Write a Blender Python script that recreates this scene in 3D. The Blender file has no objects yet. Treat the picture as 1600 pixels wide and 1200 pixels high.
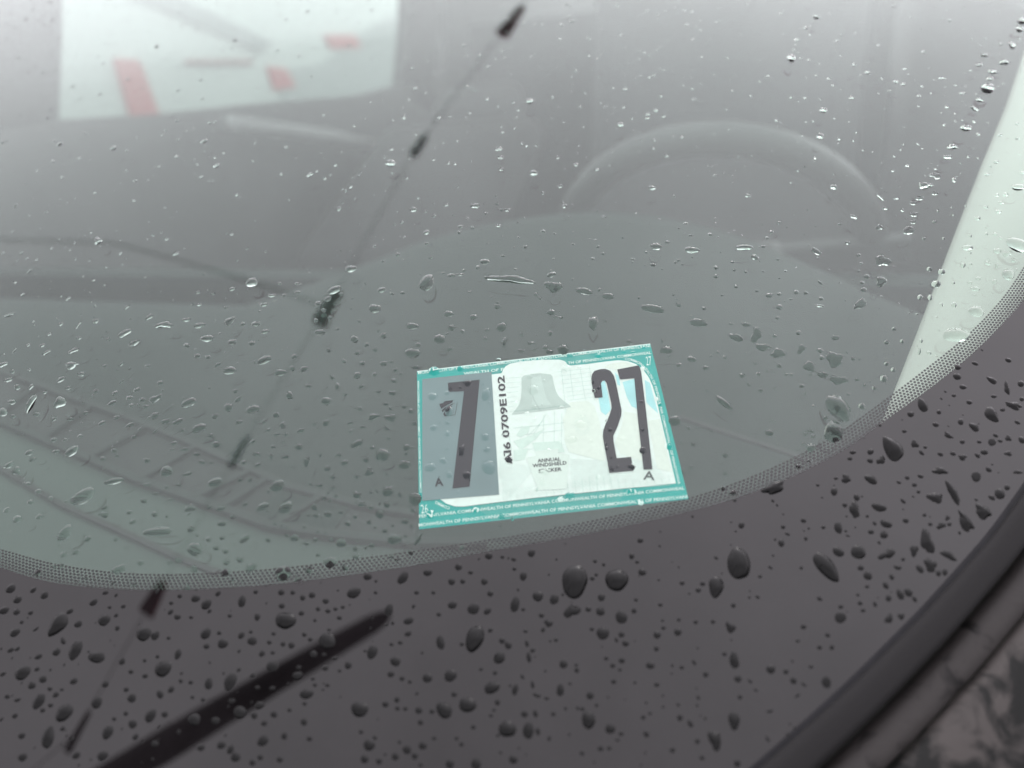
import bpy, bmesh, math, random
import numpy as np
from mathutils import Vector, Matrix
from mathutils.geometry import delaunay_2d_cdt

# ------------------------------------------------------------------ camera, sky, sun, exposure
scene = bpy.context.scene
RAKE = math.radians(28)                       # slope of the windshield
F_PX = 1155.0                                 # focal length in photo pixels (1600 wide)
# camera pose in the windshield frame (u across, v up the glass, n outward), worked out from the sticker's four corners
R = np.array([[0.99284309, -0.11663686, -0.02566015],
              [-0.08095, -0.81532, 0.57333],
              [-0.08779231, -0.56714722, -0.81892401]])
CAM_UVN = np.array([-0.00178022, -0.11622436, 0.192338])
q, r_ = np.linalg.qr(R.T); R = (q * np.sign(np.diag(r_))).T
UW = np.array([[1, 0, 0], [0, math.cos(RAKE), -math.sin(RAKE)], [0, math.sin(RAKE), math.cos(RAKE)]])   # uvn -> world

cam_d = bpy.data.cameras.new('camera'); cam = bpy.data.objects.new('camera', cam_d)
scene.collection.objects.link(cam); scene.camera = cam
axes = UW @ R
CAM = UW @ CAM_UVN
m = Matrix.Identity(4)
for i in range(3):
    m[i][0], m[i][1], m[i][2], m[i][3] = axes[i, 0], -axes[i, 1], -axes[i, 2], CAM[i]
cam.matrix_world = m
cam_d.sensor_width = 36; cam_d.lens = 36 * F_PX / 1600
cam_d.clip_start = 0.01; cam_d.clip_end = 500
cam_d.dof.use_dof = True; cam_d.dof.focus_distance = 0.242; cam_d.dof.aperture_fstop = 7.0

SUN_EL, SUN_AZ = math.radians(26), math.radians(22)
w = bpy.data.worlds.new('World'); scene.world = w; w.use_nodes = True
nt = w.node_tree; bg = nt.nodes['Background']
sky = nt.nodes.new('ShaderNodeTexSky'); sky.sky_type = 'NISHITA'; sky.sun_disc = False
sky.sun_elevation = SUN_EL; sky.sun_rotation = SUN_AZ; sky.dust_density = 6; sky.air_density = 1.5
hsv = nt.nodes.new('ShaderNodeHueSaturation'); hsv.inputs['Saturation'].default_value = 0.10
mulc = nt.nodes.new('ShaderNodeMix'); mulc.data_type = 'RGBA'; mulc.blend_type = 'MULTIPLY'; mulc.inputs[0].default_value = 1
mulc.inputs[7].default_value = (1.0, 0.955, 1.0, 1)
nt.links.new(sky.outputs[0], hsv.inputs['Color']); nt.links.new(hsv.outputs[0], mulc.inputs[6])
# overcast: an even cloud layer that the sun's glow still shows through
tcw = nt.nodes.new('ShaderNodeTexCoord'); sep = nt.nodes.new('ShaderNodeSeparateXYZ'); nt.links.new(tcw.outputs['Generated'], sep.inputs[0])
mr = nt.nodes.new('ShaderNodeMapRange'); nt.links.new(sep.outputs['Z'], mr.inputs['Value'])
mr.inputs['From Min'].default_value = 0; mr.inputs['From Max'].default_value = 1; mr.inputs['To Min'].default_value = 0.85; mr.inputs['To Max'].default_value = 1
cn = nt.nodes.new('ShaderNodeTexNoise'); cn.inputs['Scale'].default_value = 1.6; cn.inputs['Detail'].default_value = 3; nt.links.new(tcw.outputs['Generated'], cn.inputs['Vector'])
mr2 = nt.nodes.new('ShaderNodeMapRange'); nt.links.new(cn.outputs['Fac'], mr2.inputs['Value']); mr2.inputs['To Min'].default_value = 0.62; mr2.inputs['To Max'].default_value = 1.38
mm = nt.nodes.new('ShaderNodeMath'); mm.operation = 'MULTIPLY'; nt.links.new(mr.outputs[0], mm.inputs[0]); nt.links.new(mr2.outputs[0], mm.inputs[1])
# broad brightening of the cloud around the hidden sun
dsn = nt.nodes.new('ShaderNodeVectorMath'); dsn.operation = 'DOT_PRODUCT'; nt.links.new(tcw.outputs['Generated'], dsn.inputs[0])
dsn.inputs[1].default_value = (math.sin(SUN_AZ) * math.cos(SUN_EL), math.cos(SUN_AZ) * math.cos(SUN_EL), math.sin(SUN_EL))
dmx = nt.nodes.new('ShaderNodeMath'); dmx.operation = 'MAXIMUM'; dmx.inputs[1].default_value = 0; nt.links.new(dsn.outputs['Value'], dmx.inputs[0])
dpw = nt.nodes.new('ShaderNodeMath'); dpw.operation = 'POWER'; dpw.inputs[1].default_value = 1.6; nt.links.new(dmx.outputs[0], dpw.inputs[0])
dad = nt.nodes.new('ShaderNodeMath'); dad.operation = 'MULTIPLY_ADD'; dad.inputs[1].default_value = 1.02; dad.inputs[2].default_value = 0.58; nt.links.new(dpw.outputs[0], dad.inputs[0])
mm0 = mm; mm = nt.nodes.new('ShaderNodeMath'); mm.operation = 'MULTIPLY'; nt.links.new(mm0.outputs[0], mm.inputs[0]); nt.links.new(dad.outputs[0], mm.inputs[1])
cl_ = nt.nodes.new('ShaderNodeVectorMath'); cl_.operation = 'SCALE'; cl_.inputs[0].default_value = (1.0, 0.955, 1.015); 
mm2 = nt.nodes.new('ShaderNodeMath'); mm2.operation = 'MULTIPLY'; mm2.inputs[1].default_value = 25.0; nt.links.new(mm.outputs[0], mm2.inputs[0]); nt.links.new(mm2.outputs[0], cl_.inputs['Scale'])
mxs = nt.nodes.new('ShaderNodeMix'); mxs.data_type = 'RGBA'; mxs.inputs[0].default_value = 0.80
nt.links.new(mulc.outputs[2], mxs.inputs[6]); nt.links.new(cl_.outputs[0], mxs.inputs[7])
nt.links.new(mxs.outputs[2], bg.inputs[0]); bg.inputs[1].default_value = 0.12
sun_d = bpy.data.lights.new('sun', 'SUN'); sun_d.energy = 0.5; sun_d.angle = math.radians(20); sun_d.color = (1, 0.97, 0.93)
sun = bpy.data.objects.new('sun', sun_d); scene.collection.objects.link(sun)
sd = Vector((math.sin(SUN_AZ) * math.cos(SUN_EL), math.cos(SUN_AZ) * math.cos(SUN_EL), math.sin(SUN_EL)))
sun.rotation_euler = sd.to_track_quat('Z', 'Y').to_euler()
vs = scene.view_settings; vs.view_transform = 'Standard'; vs.look = 'None'; vs.exposure = 0.0; vs.gamma = 1; vs.use_curve_mapping = False
cy = scene.cycles
cy.max_bounces = 16; cy.transmission_bounces = 12; cy.transparent_max_bounces = 32; cy.glossy_bounces = 8; cy.diffuse_bounces = 3
cy.caustics_reflective = True; cy.caustics_refractive = True; cy.use_denoising = True
cy.sample_clamp_indirect = 8

# ------------------------------------------------------------------ helpers
COL = scene.collection
rng = random.Random(11)
H_OUT = 0.0032                                # outer glass face above inner face (apparent thickness)
KU, KV = 1 / 3.0, 1 / 10.0

def ray(x, y):
    d = np.array([(x - 800) / F_PX, (y - 600) / F_PX, 1.0]); return R @ (d / np.linalg.norm(d))
def sag(u, v): return -0.5 * (KU * u * u + KV * v * v)
def G(u, v, h=0.0):                           # windshield coordinates -> world
    n = np.array([KU * u, KV * v, 1.0]); n /= np.linalg.norm(n)
    return UW @ (np.array([u, v, sag(u, v)]) + n * h)
def GN(u, v):
    n = np.array([KU * u, KV * v, 1.0]); return UW @ (n / np.linalg.norm(n))
def uv(x, y, h=0.0):                          # photo pixel -> windshield coordinates
    d = ray(x, y); t = (h - CAM_UVN[2]) / d[2]
    for _ in range(8):
        p = CAM_UVN + d * t
        t = (h + sag(p[0], p[1]) - CAM_UVN[2]) / d[2]
    p = CAM_UVN + d * t
    return p[0], p[1]
def wray(x, y): return UW @ ray(x, y)
def at_dist(x, y, t): return CAM + wray(x, y) * t
def on_z(x, y, z):
    d = wray(x, y); return CAM + d * ((z - CAM[2]) / d[2])
TH = math.radians(22)                         # the glass corner is turned away from the car's axis
CR = np.array([[math.cos(TH), math.sin(TH), 0], [-math.sin(TH), math.cos(TH), 0], [0, 0, 1]])   # car -> world
def CF(X, Y, Z): return CR @ np.array([X, Y, Z])
def to_car(p): return CR.T @ np.array(p)
def on_car_plane(x, y, axis, val):            # pixel ray meets car plane X=val or Y=val, result in car coords
    d = CR.T @ wray(x, y); c = CR.T @ CAM
    return c + d * ((val - c[axis]) / d[axis])

def mesh_obj(name, verts, faces, mat, parent=None, smooth=False):
    me = bpy.data.meshes.new(name); me.from_pydata([tuple(map(float, v)) for v in verts], [], faces); me.update()
    if smooth: me.polygons.foreach_set('use_smooth', [True] * len(me.polygons))
    if mat: me.materials.append(mat)
    o = bpy.data.objects.new(name, me); COL.objects.link(o)
    if parent: o.parent = parent
    return o
def bm_obj(name, bm, mat, parent=None, smooth=False, recalc=True):
    if recalc: bmesh.ops.recalc_face_normals(bm, faces=bm.faces)
    me = bpy.data.meshes.new(name); bm.to_mesh(me); bm.free()
    if smooth: me.polygons.foreach_set('use_smooth', [True] * len(me.polygons))
    me.materials.append(mat)
    o = bpy.data.objects.new(name, me); COL.objects.link(o)
    if parent: o.parent = parent
    return o
def tag(o, label=None, cat=None, group=None, kind=None):
    if label: o['label'] = label
    if cat: o['category'] = cat
    if group: o['group'] = group
    if kind: o['kind'] = kind
    return o
def empty(name):
    o = bpy.data.objects.new(name, None); COL.objects.link(o); return o
def box_pts(c, ax, ay, az):                   # centre + half axes
    c, ax, ay, az = map(np.array, (c, ax, ay, az))
    return [c + sx * ax + sy * ay + sz * az for sx in (-1, 1) for sy in (-1, 1) for sz in (-1, 1)]
BOXF = [(0, 1, 3, 2), (4, 6, 7, 5), (0, 4, 5, 1), (2, 3, 7, 6), (0, 2, 6, 4), (1, 5, 7, 3)]
def bevel_box(name, c, ax, ay, az, mat, parent=None, bev=0.01, seg=3):
    bm = bmesh.new(); vs_ = [bm.verts.new(tuple(p)) for p in box_pts(c, ax, ay, az)]
    for f in BOXF: bm.faces.new([vs_[i] for i in f])
    bmesh.ops.recalc_face_normals(bm, faces=bm.faces)
    if bev: bmesh.ops.bevel(bm, geom=bm.edges[:], offset=bev, segments=seg, affect='EDGES', profile=0.5)
    return bm_obj(name, bm, mat, parent, smooth=True)
def slab(name, pts, off, mat, parent=None):   # polygon extruded by a vector
    n = len(pts); off = np.array(off)
    v = [np.array(p) for p in pts] + [np.array(p) + off for p in pts]
    f = [tuple(range(n)), tuple(range(2 * n - 1, n - 1, -1))] + [(i, i + n, (i + 1) % n + n, (i + 1) % n) for i in range(n)]
    bm = bmesh.new(); bv = [bm.verts.new(tuple(p)) for p in v]
    for ff in f: bm.faces.new([bv[i] for i in ff])
    return bm_obj(name, bm, mat, parent)
def tube(name, pts, rad, mat, parent=None, sides=10, rads=None):
    pts = [np.array(p, float) for p in pts]; V = []; Fc = []
    for i, p in enumerate(pts):
        t = pts[min(i + 1, len(pts) - 1)] - pts[max(i - 1, 0)]; t /= np.linalg.norm(t)
        a = np.cross(t, [0.3, 0.2, 0.93]); a /= np.linalg.norm(a); b = np.cross(t, a)
        rr = rads[i] if rads else rad
        for k in range(sides):
            th = 2 * math.pi * k / sides; V.append(p + (a * math.cos(th) + b * math.sin(th)) * rr)
    for i in range(len(pts) - 1):
        for k in range(sides):
            Fc.append((i * sides + k, i * sides + (k + 1) % sides, (i + 1) * sides + (k + 1) % sides, (i + 1) * sides + k))
    Fc.append(tuple(range(sides - 1, -1, -1))); Fc.append(tuple(range((len(pts) - 1) * sides, len(pts) * sides)))
    return mesh_obj(name, V, Fc, mat, parent, smooth=True)

# ------------------------------------------------------------------ materials
def pmat(name, col, rough=0.6, noise=None, metal=0.0, spec=0.5, bump=None, trans=None):
    mt = bpy.data.materials.new(name); mt.use_nodes = True; n = mt.node_tree; b = n.nodes['Principled BSDF']
    b.inputs['Base Color'].default_value = (*col, 1); b.inputs['Roughness'].default_value = rough
    b.inputs['Metallic'].default_value = metal; b.inputs['Specular IOR Level'].default_value = spec
    if noise or bump: tc = n.nodes.new('ShaderNodeTexCoord')
    if noise:                                  # (scale, amount)
        nz = n.nodes.new('ShaderNodeTexNoise'); nz.inputs['Scale'].default_value = noise[0]; nz.inputs['Detail'].default_value = 6
        rp = n.nodes.new('ShaderNodeMix'); rp.data_type = 'RGBA'
        a = noise[1]
        rp.inputs[6].default_value = (*[max(0, c * (1 - a)) for c in col], 1); rp.inputs[7].default_value = (*[min(1, c * (1 + a)) for c in col], 1)
        n.links.new(tc.outputs['Object'], nz.inputs['Vector']); n.links.new(nz.outputs['Fac'], rp.inputs[0]); n.links.new(rp.outputs[2], b.inputs['Base Color'])
    if bump:                                   # (scale, strength, distance)
        nb = n.nodes.new('ShaderNodeTexNoise'); nb.inputs['Scale'].default_value = bump[0]; nb.inputs['Detail'].default_value = 4
        bp = n.nodes.new('ShaderNodeBump'); bp.inputs['Strength'].default_value = bump[1]; bp.inputs['Distance'].default_value = bump[2]
        n.links.new(tc.outputs['Object'], nb.inputs['Vector']); n.links.new(nb.outputs['Fac'], bp.inputs['Height']); n.links.new(bp.outputs[0], b.inputs['Normal'])
    return mt
def glass_face(name, tint, f0=0.050, power=5.0, haze=0.0, wave=0.0):
    mt = bpy.data.materials.new(name); mt.use_nodes = True; n = mt.node_tree
    for x in list(n.nodes): n.nodes.remove(x)
    out = n.nodes.new('ShaderNodeOutputMaterial'); geo = n.nodes.new('ShaderNodeNewGeometry')
    dot = n.nodes.new('ShaderNodeVectorMath'); dot.operation = 'DOT_PRODUCT'
    n.links.new(geo.outputs['Incoming'], dot.inputs[0]); n.links.new(geo.outputs['Normal'], dot.inputs[1])
    def mth(op, a, b=None):
        k = n.nodes.new('ShaderNodeMath'); k.operation = op
        for i, v in enumerate((a, b)):
            if v is None: continue
            if isinstance(v, (int, float)): k.inputs[i].default_value = v
            else: n.links.new(v, k.inputs[i])
        return k.outputs[0]
    c = mth('ABSOLUTE', dot.outputs['Value']); k = mth('POWER', mth('SUBTRACT', 1.0, c), power)
    fr = mth('ADD', mth('MULTIPLY', k, 1 - f0), f0)
    tr = n.nodes.new('ShaderNodeBsdfTransparent'); tr.inputs[0].default_value = (*tint, 1)
    gl = n.nodes.new('ShaderNodeBsdfGlossy'); gl.inputs['Roughness'].default_value = 0.0; gl.inputs[0].default_value = (1, 1, 1, 1)
    mx = n.nodes.new('ShaderNodeMixShader'); n.links.new(fr, mx.inputs[0]); n.links.new(tr.outputs[0], mx.inputs[1]); n.links.new(gl.outputs[0], mx.inputs[2])
    src = mx.outputs[0]
    if haze:                                   # thin film of road dust, in soft patches
        tc = n.nodes.new('ShaderNodeTexCoord'); nz = n.nodes.new('ShaderNodeTexNoise'); nz.inputs['Scale'].default_value = 14; nz.inputs['Detail'].default_value = 7
        n.links.new(tc.outputs['Object'], nz.inputs['Vector'])
        df = n.nodes.new('ShaderNodeBsdfDiffuse'); df.inputs[0].default_value = (0.5, 0.5, 0.5, 1)
        m2 = n.nodes.new('ShaderNodeMixShader'); n.links.new(mth('MULTIPLY', nz.outputs['Fac'], haze), m2.inputs[0])
        n.links.new(src, m2.inputs[1]); n.links.new(df.outputs[0], m2.inputs[2]); src = m2.outputs[0]
    n.links.new(src, out.inputs[0])
    return mt
def water_mat():
    mt = bpy.data.materials.new('water'); mt.use_nodes = True; n = mt.node_tree
    for x in list(n.nodes): n.nodes.remove(x)
    out = n.nodes.new('ShaderNodeOutputMaterial'); g = n.nodes.new('ShaderNodeBsdfGlass')
    g.inputs['IOR'].default_value = 1.33; g.inputs['Roughness'].default_value = 0.0; n.links.new(g.outputs[0], out.inputs[0])
    return mt
GLASS_TINT = (0.765, 0.868, 0.818)
M_OUT = glass_face('windshield_outer', GLASS_TINT, haze=0.02)
def wet_face():                               # glass face under a drop: tinted, no air gap, so no mirror
    mt = bpy.data.materials.new('windshield_under_water'); mt.use_nodes = True; n = mt.node_tree
    for x in list(n.nodes): n.nodes.remove(x)
    out = n.nodes.new('ShaderNodeOutputMaterial'); tr = n.nodes.new('ShaderNodeBsdfTransparent'); tr.inputs[0].default_value = (*GLASS_TINT, 1); n.links.new(tr.outputs[0], out.inputs[0])
    return mt
M_WET = wet_face()
def black_backed(name, f0, power, base, dust=False):      # mirror film over black enamel (dry glass or a water drop)
    mt = glass_face(name, (1, 1, 1), f0, power); n = mt.node_tree
    tr = [x for x in n.nodes if x.type == 'BSDF_TRANSPARENT'][0]; mx = tr.outputs[0].links[0].to_node
    df = n.nodes.new('ShaderNodeBsdfDiffuse'); df.inputs[0].default_value = (*base, 1)
    n.links.new(df.outputs[0], mx.inputs[1]); n.nodes.remove(tr)
    if dust:                                  # dried road film: soft patches and fine specks
        tc = n.nodes.new('ShaderNodeTexCoord'); nz = n.nodes.new('ShaderNodeTexNoise'); nz.inputs['Scale'].default_value = 22; nz.inputs['Detail'].default_value = 9; nz.inputs['Roughness'].default_value = 0.72
        n.links.new(tc.outputs['Object'], nz.inputs['Vector'])
        rp = n.nodes.new('ShaderNodeMix'); rp.data_type = 'RGBA'; n.links.new(nz.outputs['Fac'], rp.inputs[0])
        rp.inputs[6].default_value = (0, 0, 0, 1); rp.inputs[7].default_value = (*[c * 2.2 for c in base], 1); n.links.new(rp.outputs[2], df.inputs[0])
    return mt
M_OUTB = black_backed('windshield_over_enamel', 0.050, 4.5, (0.0075, 0.0065, 0.007), True)
M_WATERB = black_backed('water_over_enamel', 0.0165, 5.1, (0.004, 0.0042, 0.0042))
M_IN = glass_face('windshield_inner', (0.97, 0.98, 0.975))
M_SIDE = glass_face('side_glass', (0.50, 0.59, 0.545))
M_DARKGLASS = glass_face('privacy_glass', (0.28, 0.32, 0.30))
M_WATER = water_mat()
def water_base():                             # underside of a drop: light that would be trapped inside the pane is lost
    mt = bpy.data.materials.new('water_underside'); mt.use_nodes = True; n = mt.node_tree
    for x in list(n.nodes): n.nodes.remove(x)
    out = n.nodes.new('ShaderNodeOutputMaterial'); g = n.nodes.new('ShaderNodeBsdfRefraction')
    g.inputs['IOR'].default_value = 1.33; g.inputs['Roughness'].default_value = 0.0; n.links.new(g.outputs[0], out.inputs[0])
    return mt
M_WATERU = water_base()
M_FRIT = pmat('frit_enamel', (0.012, 0.010, 0.011), 0.9, spec=0.0)
M_DASH = pmat('dash_vinyl', (0.016, 0.028, 0.024), 0.75, spec=0.15, bump=(900, 0.25, 0.0006))
M_DASH2 = pmat('dash_trim', (0.020, 0.029, 0.026), 0.7, spec=0.2)
M_VENT = pmat('vent_dark', (0.013, 0.017, 0.016), 0.8)
M_PILLAR = pmat('pillar_trim', (0.62, 0.60, 0.55), 0.75, bump=(700, 0.2, 0.0004))
M_WHEEL = pmat('wheel_leather', (0.045, 0.045, 0.045), 0.5, bump=(600, 0.2, 0.0005))
M_SEAT = pmat('seat_cloth', (0.05, 0.05, 0.052), 0.9, noise=(180, 0.2))
M_CABIN = pmat('cabin_lining', (0.06, 0.06, 0.06), 0.9)
M_DOORC = pmat('door_card', (0.15, 0.155, 0.155), 0.9)
M_FLOORM = pmat('carpet', (0.04, 0.04, 0.042), 0.95)
M_MOULD = pmat('moulding_plastic', (0.016, 0.0155, 0.016), 0.62, spec=0.15, bump=(3000, 0.35, 0.0004))
M_PAINT = pmat('hood_paint', (0.03, 0.03, 0.034), 0.15)
M_ASPH = pmat('wet_asphalt', (0.05, 0.05, 0.052), 0.35, noise=(30, 0.35))
M_WHITEP = pmat('white_paint', (0.78, 0.79, 0.78), 0.3)
M_RED = pmat('red_lens', (0.66, 0.12, 0.12), 0.5)
M_TYRE = pmat('tyre', (0.02, 0.02, 0.02), 0.8)
M_WIN = pmat('van_window', (0.10, 0.11, 0.12), 0.1)
M_POLE = pmat('black_pole', (0.012, 0.012, 0.012), 0.6)
M_FLAG = pmat('dark_red_cloth', (0.30, 0.03, 0.05), 0.9)
M_ROPE = pmat('rope', (0.5, 0.5, 0.5), 0.9)
M_TIE = pmat('grey_tie', (0.08, 0.09, 0.10), 0.9)
M_GLINT = pmat('glint_white', (0.8, 0.82, 0.8), 0.25)

# ------------------------------------------------------------------ ground
gnd = mesh_obj('ground', [(-250, -250, -1.0), (250, -250, -1.0), (250, 250, -1.0), (-250, 250, -1.0)], [(0, 1, 2, 3)], M_ASPH)
tag(gnd, kind='structure')

# ------------------------------------------------------------------ the car: windshield outline curves (photo pixels -> glass)
def smooth_curve(pts, n):
    p = np.array(pts, float); 
    for _ in range(3):                          # Chaikin
        qn = [p[0]]
        for a, b in zip(p[:-1], p[1:]): qn += [a * 0.75 + b * 0.25, a * 0.25 + b * 0.75]
        qn.append(p[-1]); p = np.array(qn)
    s = np.concatenate([[0], np.cumsum(np.linalg.norm(np.diff(p, axis=0), axis=1))])
    t = np.linspace(0, s[-1], n)
    return np.column_stack([np.interp(t, s, p[:, 0]), np.interp(t, s, p[:, 1])]), s[-1]
FR_UP = [(-260, 790), (-120, 828), (0, 857), (72, 879), (173, 895), (250, 898), (320, 896), (433, 889), (558, 873), (660, 859), (808, 838), (889, 821), (975, 803), (1087, 777), (1170, 747), (1252, 710), (1317, 673), (1371, 634), (1427, 591), (1483, 547), (1517, 520), (1550, 485), (1580, 449), (1600, 417), (1660, 310), (1720, 180)]
FR_LO = [(-260, 812), (-120, 855), (0, 889), (53, 908), (107, 920), (187, 928), (267, 930), (400, 924), (493, 914), (600, 899), (680, 886), (762, 869), (837, 857), (950, 836), (1062, 811), (1150, 787), (1215, 763), (1270, 737), (1330, 703), (1375, 668), (1419, 637), (1459, 608), (1510, 567), (1567, 510), (1600, 472), (1690, 330), (1760, 200)]
EDGE = [(-700, 1560), (-100, 1660), (400, 1640), (750, 1520), (950, 1390), (1100, 1275), (1190, 1200), (1280, 1120), (1347, 1057), (1413, 990), (1440, 963), (1496, 900), (1541, 849), (1572, 806), (1600, 767), (1680, 640), (1790, 450), (1930, 180)]
def px_curve(p, n): return smooth_curve([uv(x, y) for x, y in p], n)
c_up, L_up = px_curve(FR_UP, 160); c_lo, L_lo = px_curve(FR_LO, 160); c_lo = c_up * 0.035 + c_lo * 0.965; c_ed, L_ed = px_curve(EDGE, 200)

car = empty('parked_car')
tag(car, 'dark car with rain covered windshield, grey dashboard and steering wheel behind glass', 'car')
windshield = empty('windshield'); windshield.parent = car
# solid frit: ring strips from the frit's inner edge outwards
nrm = np.gradient(c_lo, axis=0); nrm = np.column_stack([nrm[:, 1], -nrm[:, 0]]); nrm /= np.linalg.norm(nrm, axis=1)[:, None]
glass_poly = [tuple(p) for p in c_ed] + [(0.9, 1.0), (-1.5, 1.0)]
def in_poly(p, poly):
    x, y = p; c = False; n = len(poly)
    for i in range(n):
        (x1, y1), (x2, y2) = poly[i], poly[(i + 1) % n]
        if (y1 > y) != (y2 > y) and x < (x2 - x1) * (y - y1) / (y2 - y1) + x1: c = not c
    return c
fw = []
for p, n_ in zip(c_lo, nrm):
    k = 0.0
    while k < 0.15 and in_poly(tuple(p + n_ * k), glass_poly): k += 0.003
    fw.append(k + 0.001)
V = []; Fc = []; K = 9
for k in range(K):
    for i_, (p, n_) in enumerate(zip(c_lo, nrm)):
        qq = p + n_ * fw[i_] * k / (K - 1); V.append(G(qq[0], qq[1], 0.0001))
NP = len(c_lo)
for k in range(K - 1):
    for i in range(NP - 1): Fc.append((k * NP + i, (k + 1) * NP + i, (k + 1) * NP + i + 1, k * NP + i + 1))
mesh_obj('black_enamel_border', V, Fc, M_FRIT, windshield, smooth=True)
# dot rows: a hexagonal lattice that follows the band, dots growing until they merge
PITCH = 0.00133; V = []; Fc = []; ROWS = 8
from bisect import bisect_left
mid_c = (c_up + c_lo) / 2; L_mid = float(np.linalg.norm(np.diff(mid_c, axis=0), axis=1).sum())
ncol = int(L_mid / PITCH)
sm = np.concatenate([[0], np.cumsum(np.linalg.norm(np.diff(mid_c, axis=0), axis=1))])
tt = np.arange(ncol) * PITCH
cm = np.column_stack([np.interp(tt, sm, mid_c[:, 0]), np.interp(tt, sm, mid_c[:, 1])])
# local band width, measured across the band
wd_ = np.array([min(np.linalg.norm(c_up - p, axis=1)) + min(np.linalg.norm(c_lo - p, axis=1)) for p in cm])
wd_ = np.convolve(np.pad(wd_, 12, mode='edge'), np.ones(25) / 25, 'valid')
ROWS = 7
for rr in range(ROWS):
    t = (rr + 0.5) / ROWS
    rad = PITCH * (0.335 + 0.125 * t)
    for i in range(1, ncol - 1):
        tang = cm[i + 1] - cm[i - 1]; tang /= np.linalg.norm(tang); nn = np.array([-tang[1], tang[0]])
        wid = wd_[i] / ROWS; loc = 1.0
        p = cm[i] + tang * (PITCH * 0.5 if rr % 2 else 0.0) - nn * (t - 0.5) * wd_[i]
        base = len(V)
        for k in range(12):
            th = 2 * math.pi * k / 12
            lim = 0.462 / math.cos(((th + math.pi / 6) % (math.pi / 3)) - math.pi / 6)
            r1 = min(rad, lim * PITCH * 1.0)
            q2 = p + tang * (math.cos(th) * r1 * loc) + nn * (math.sin(th) * r1 * wid / (PITCH * 0.866))
            V.append(G(q2[0], q2[1], 0.0001))
        Fc.append(tuple(range(base, base + 12)))
tag(mesh_obj('enamel_dots', V, Fc, M_FRIT, windshield), kind='stuff')

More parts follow.
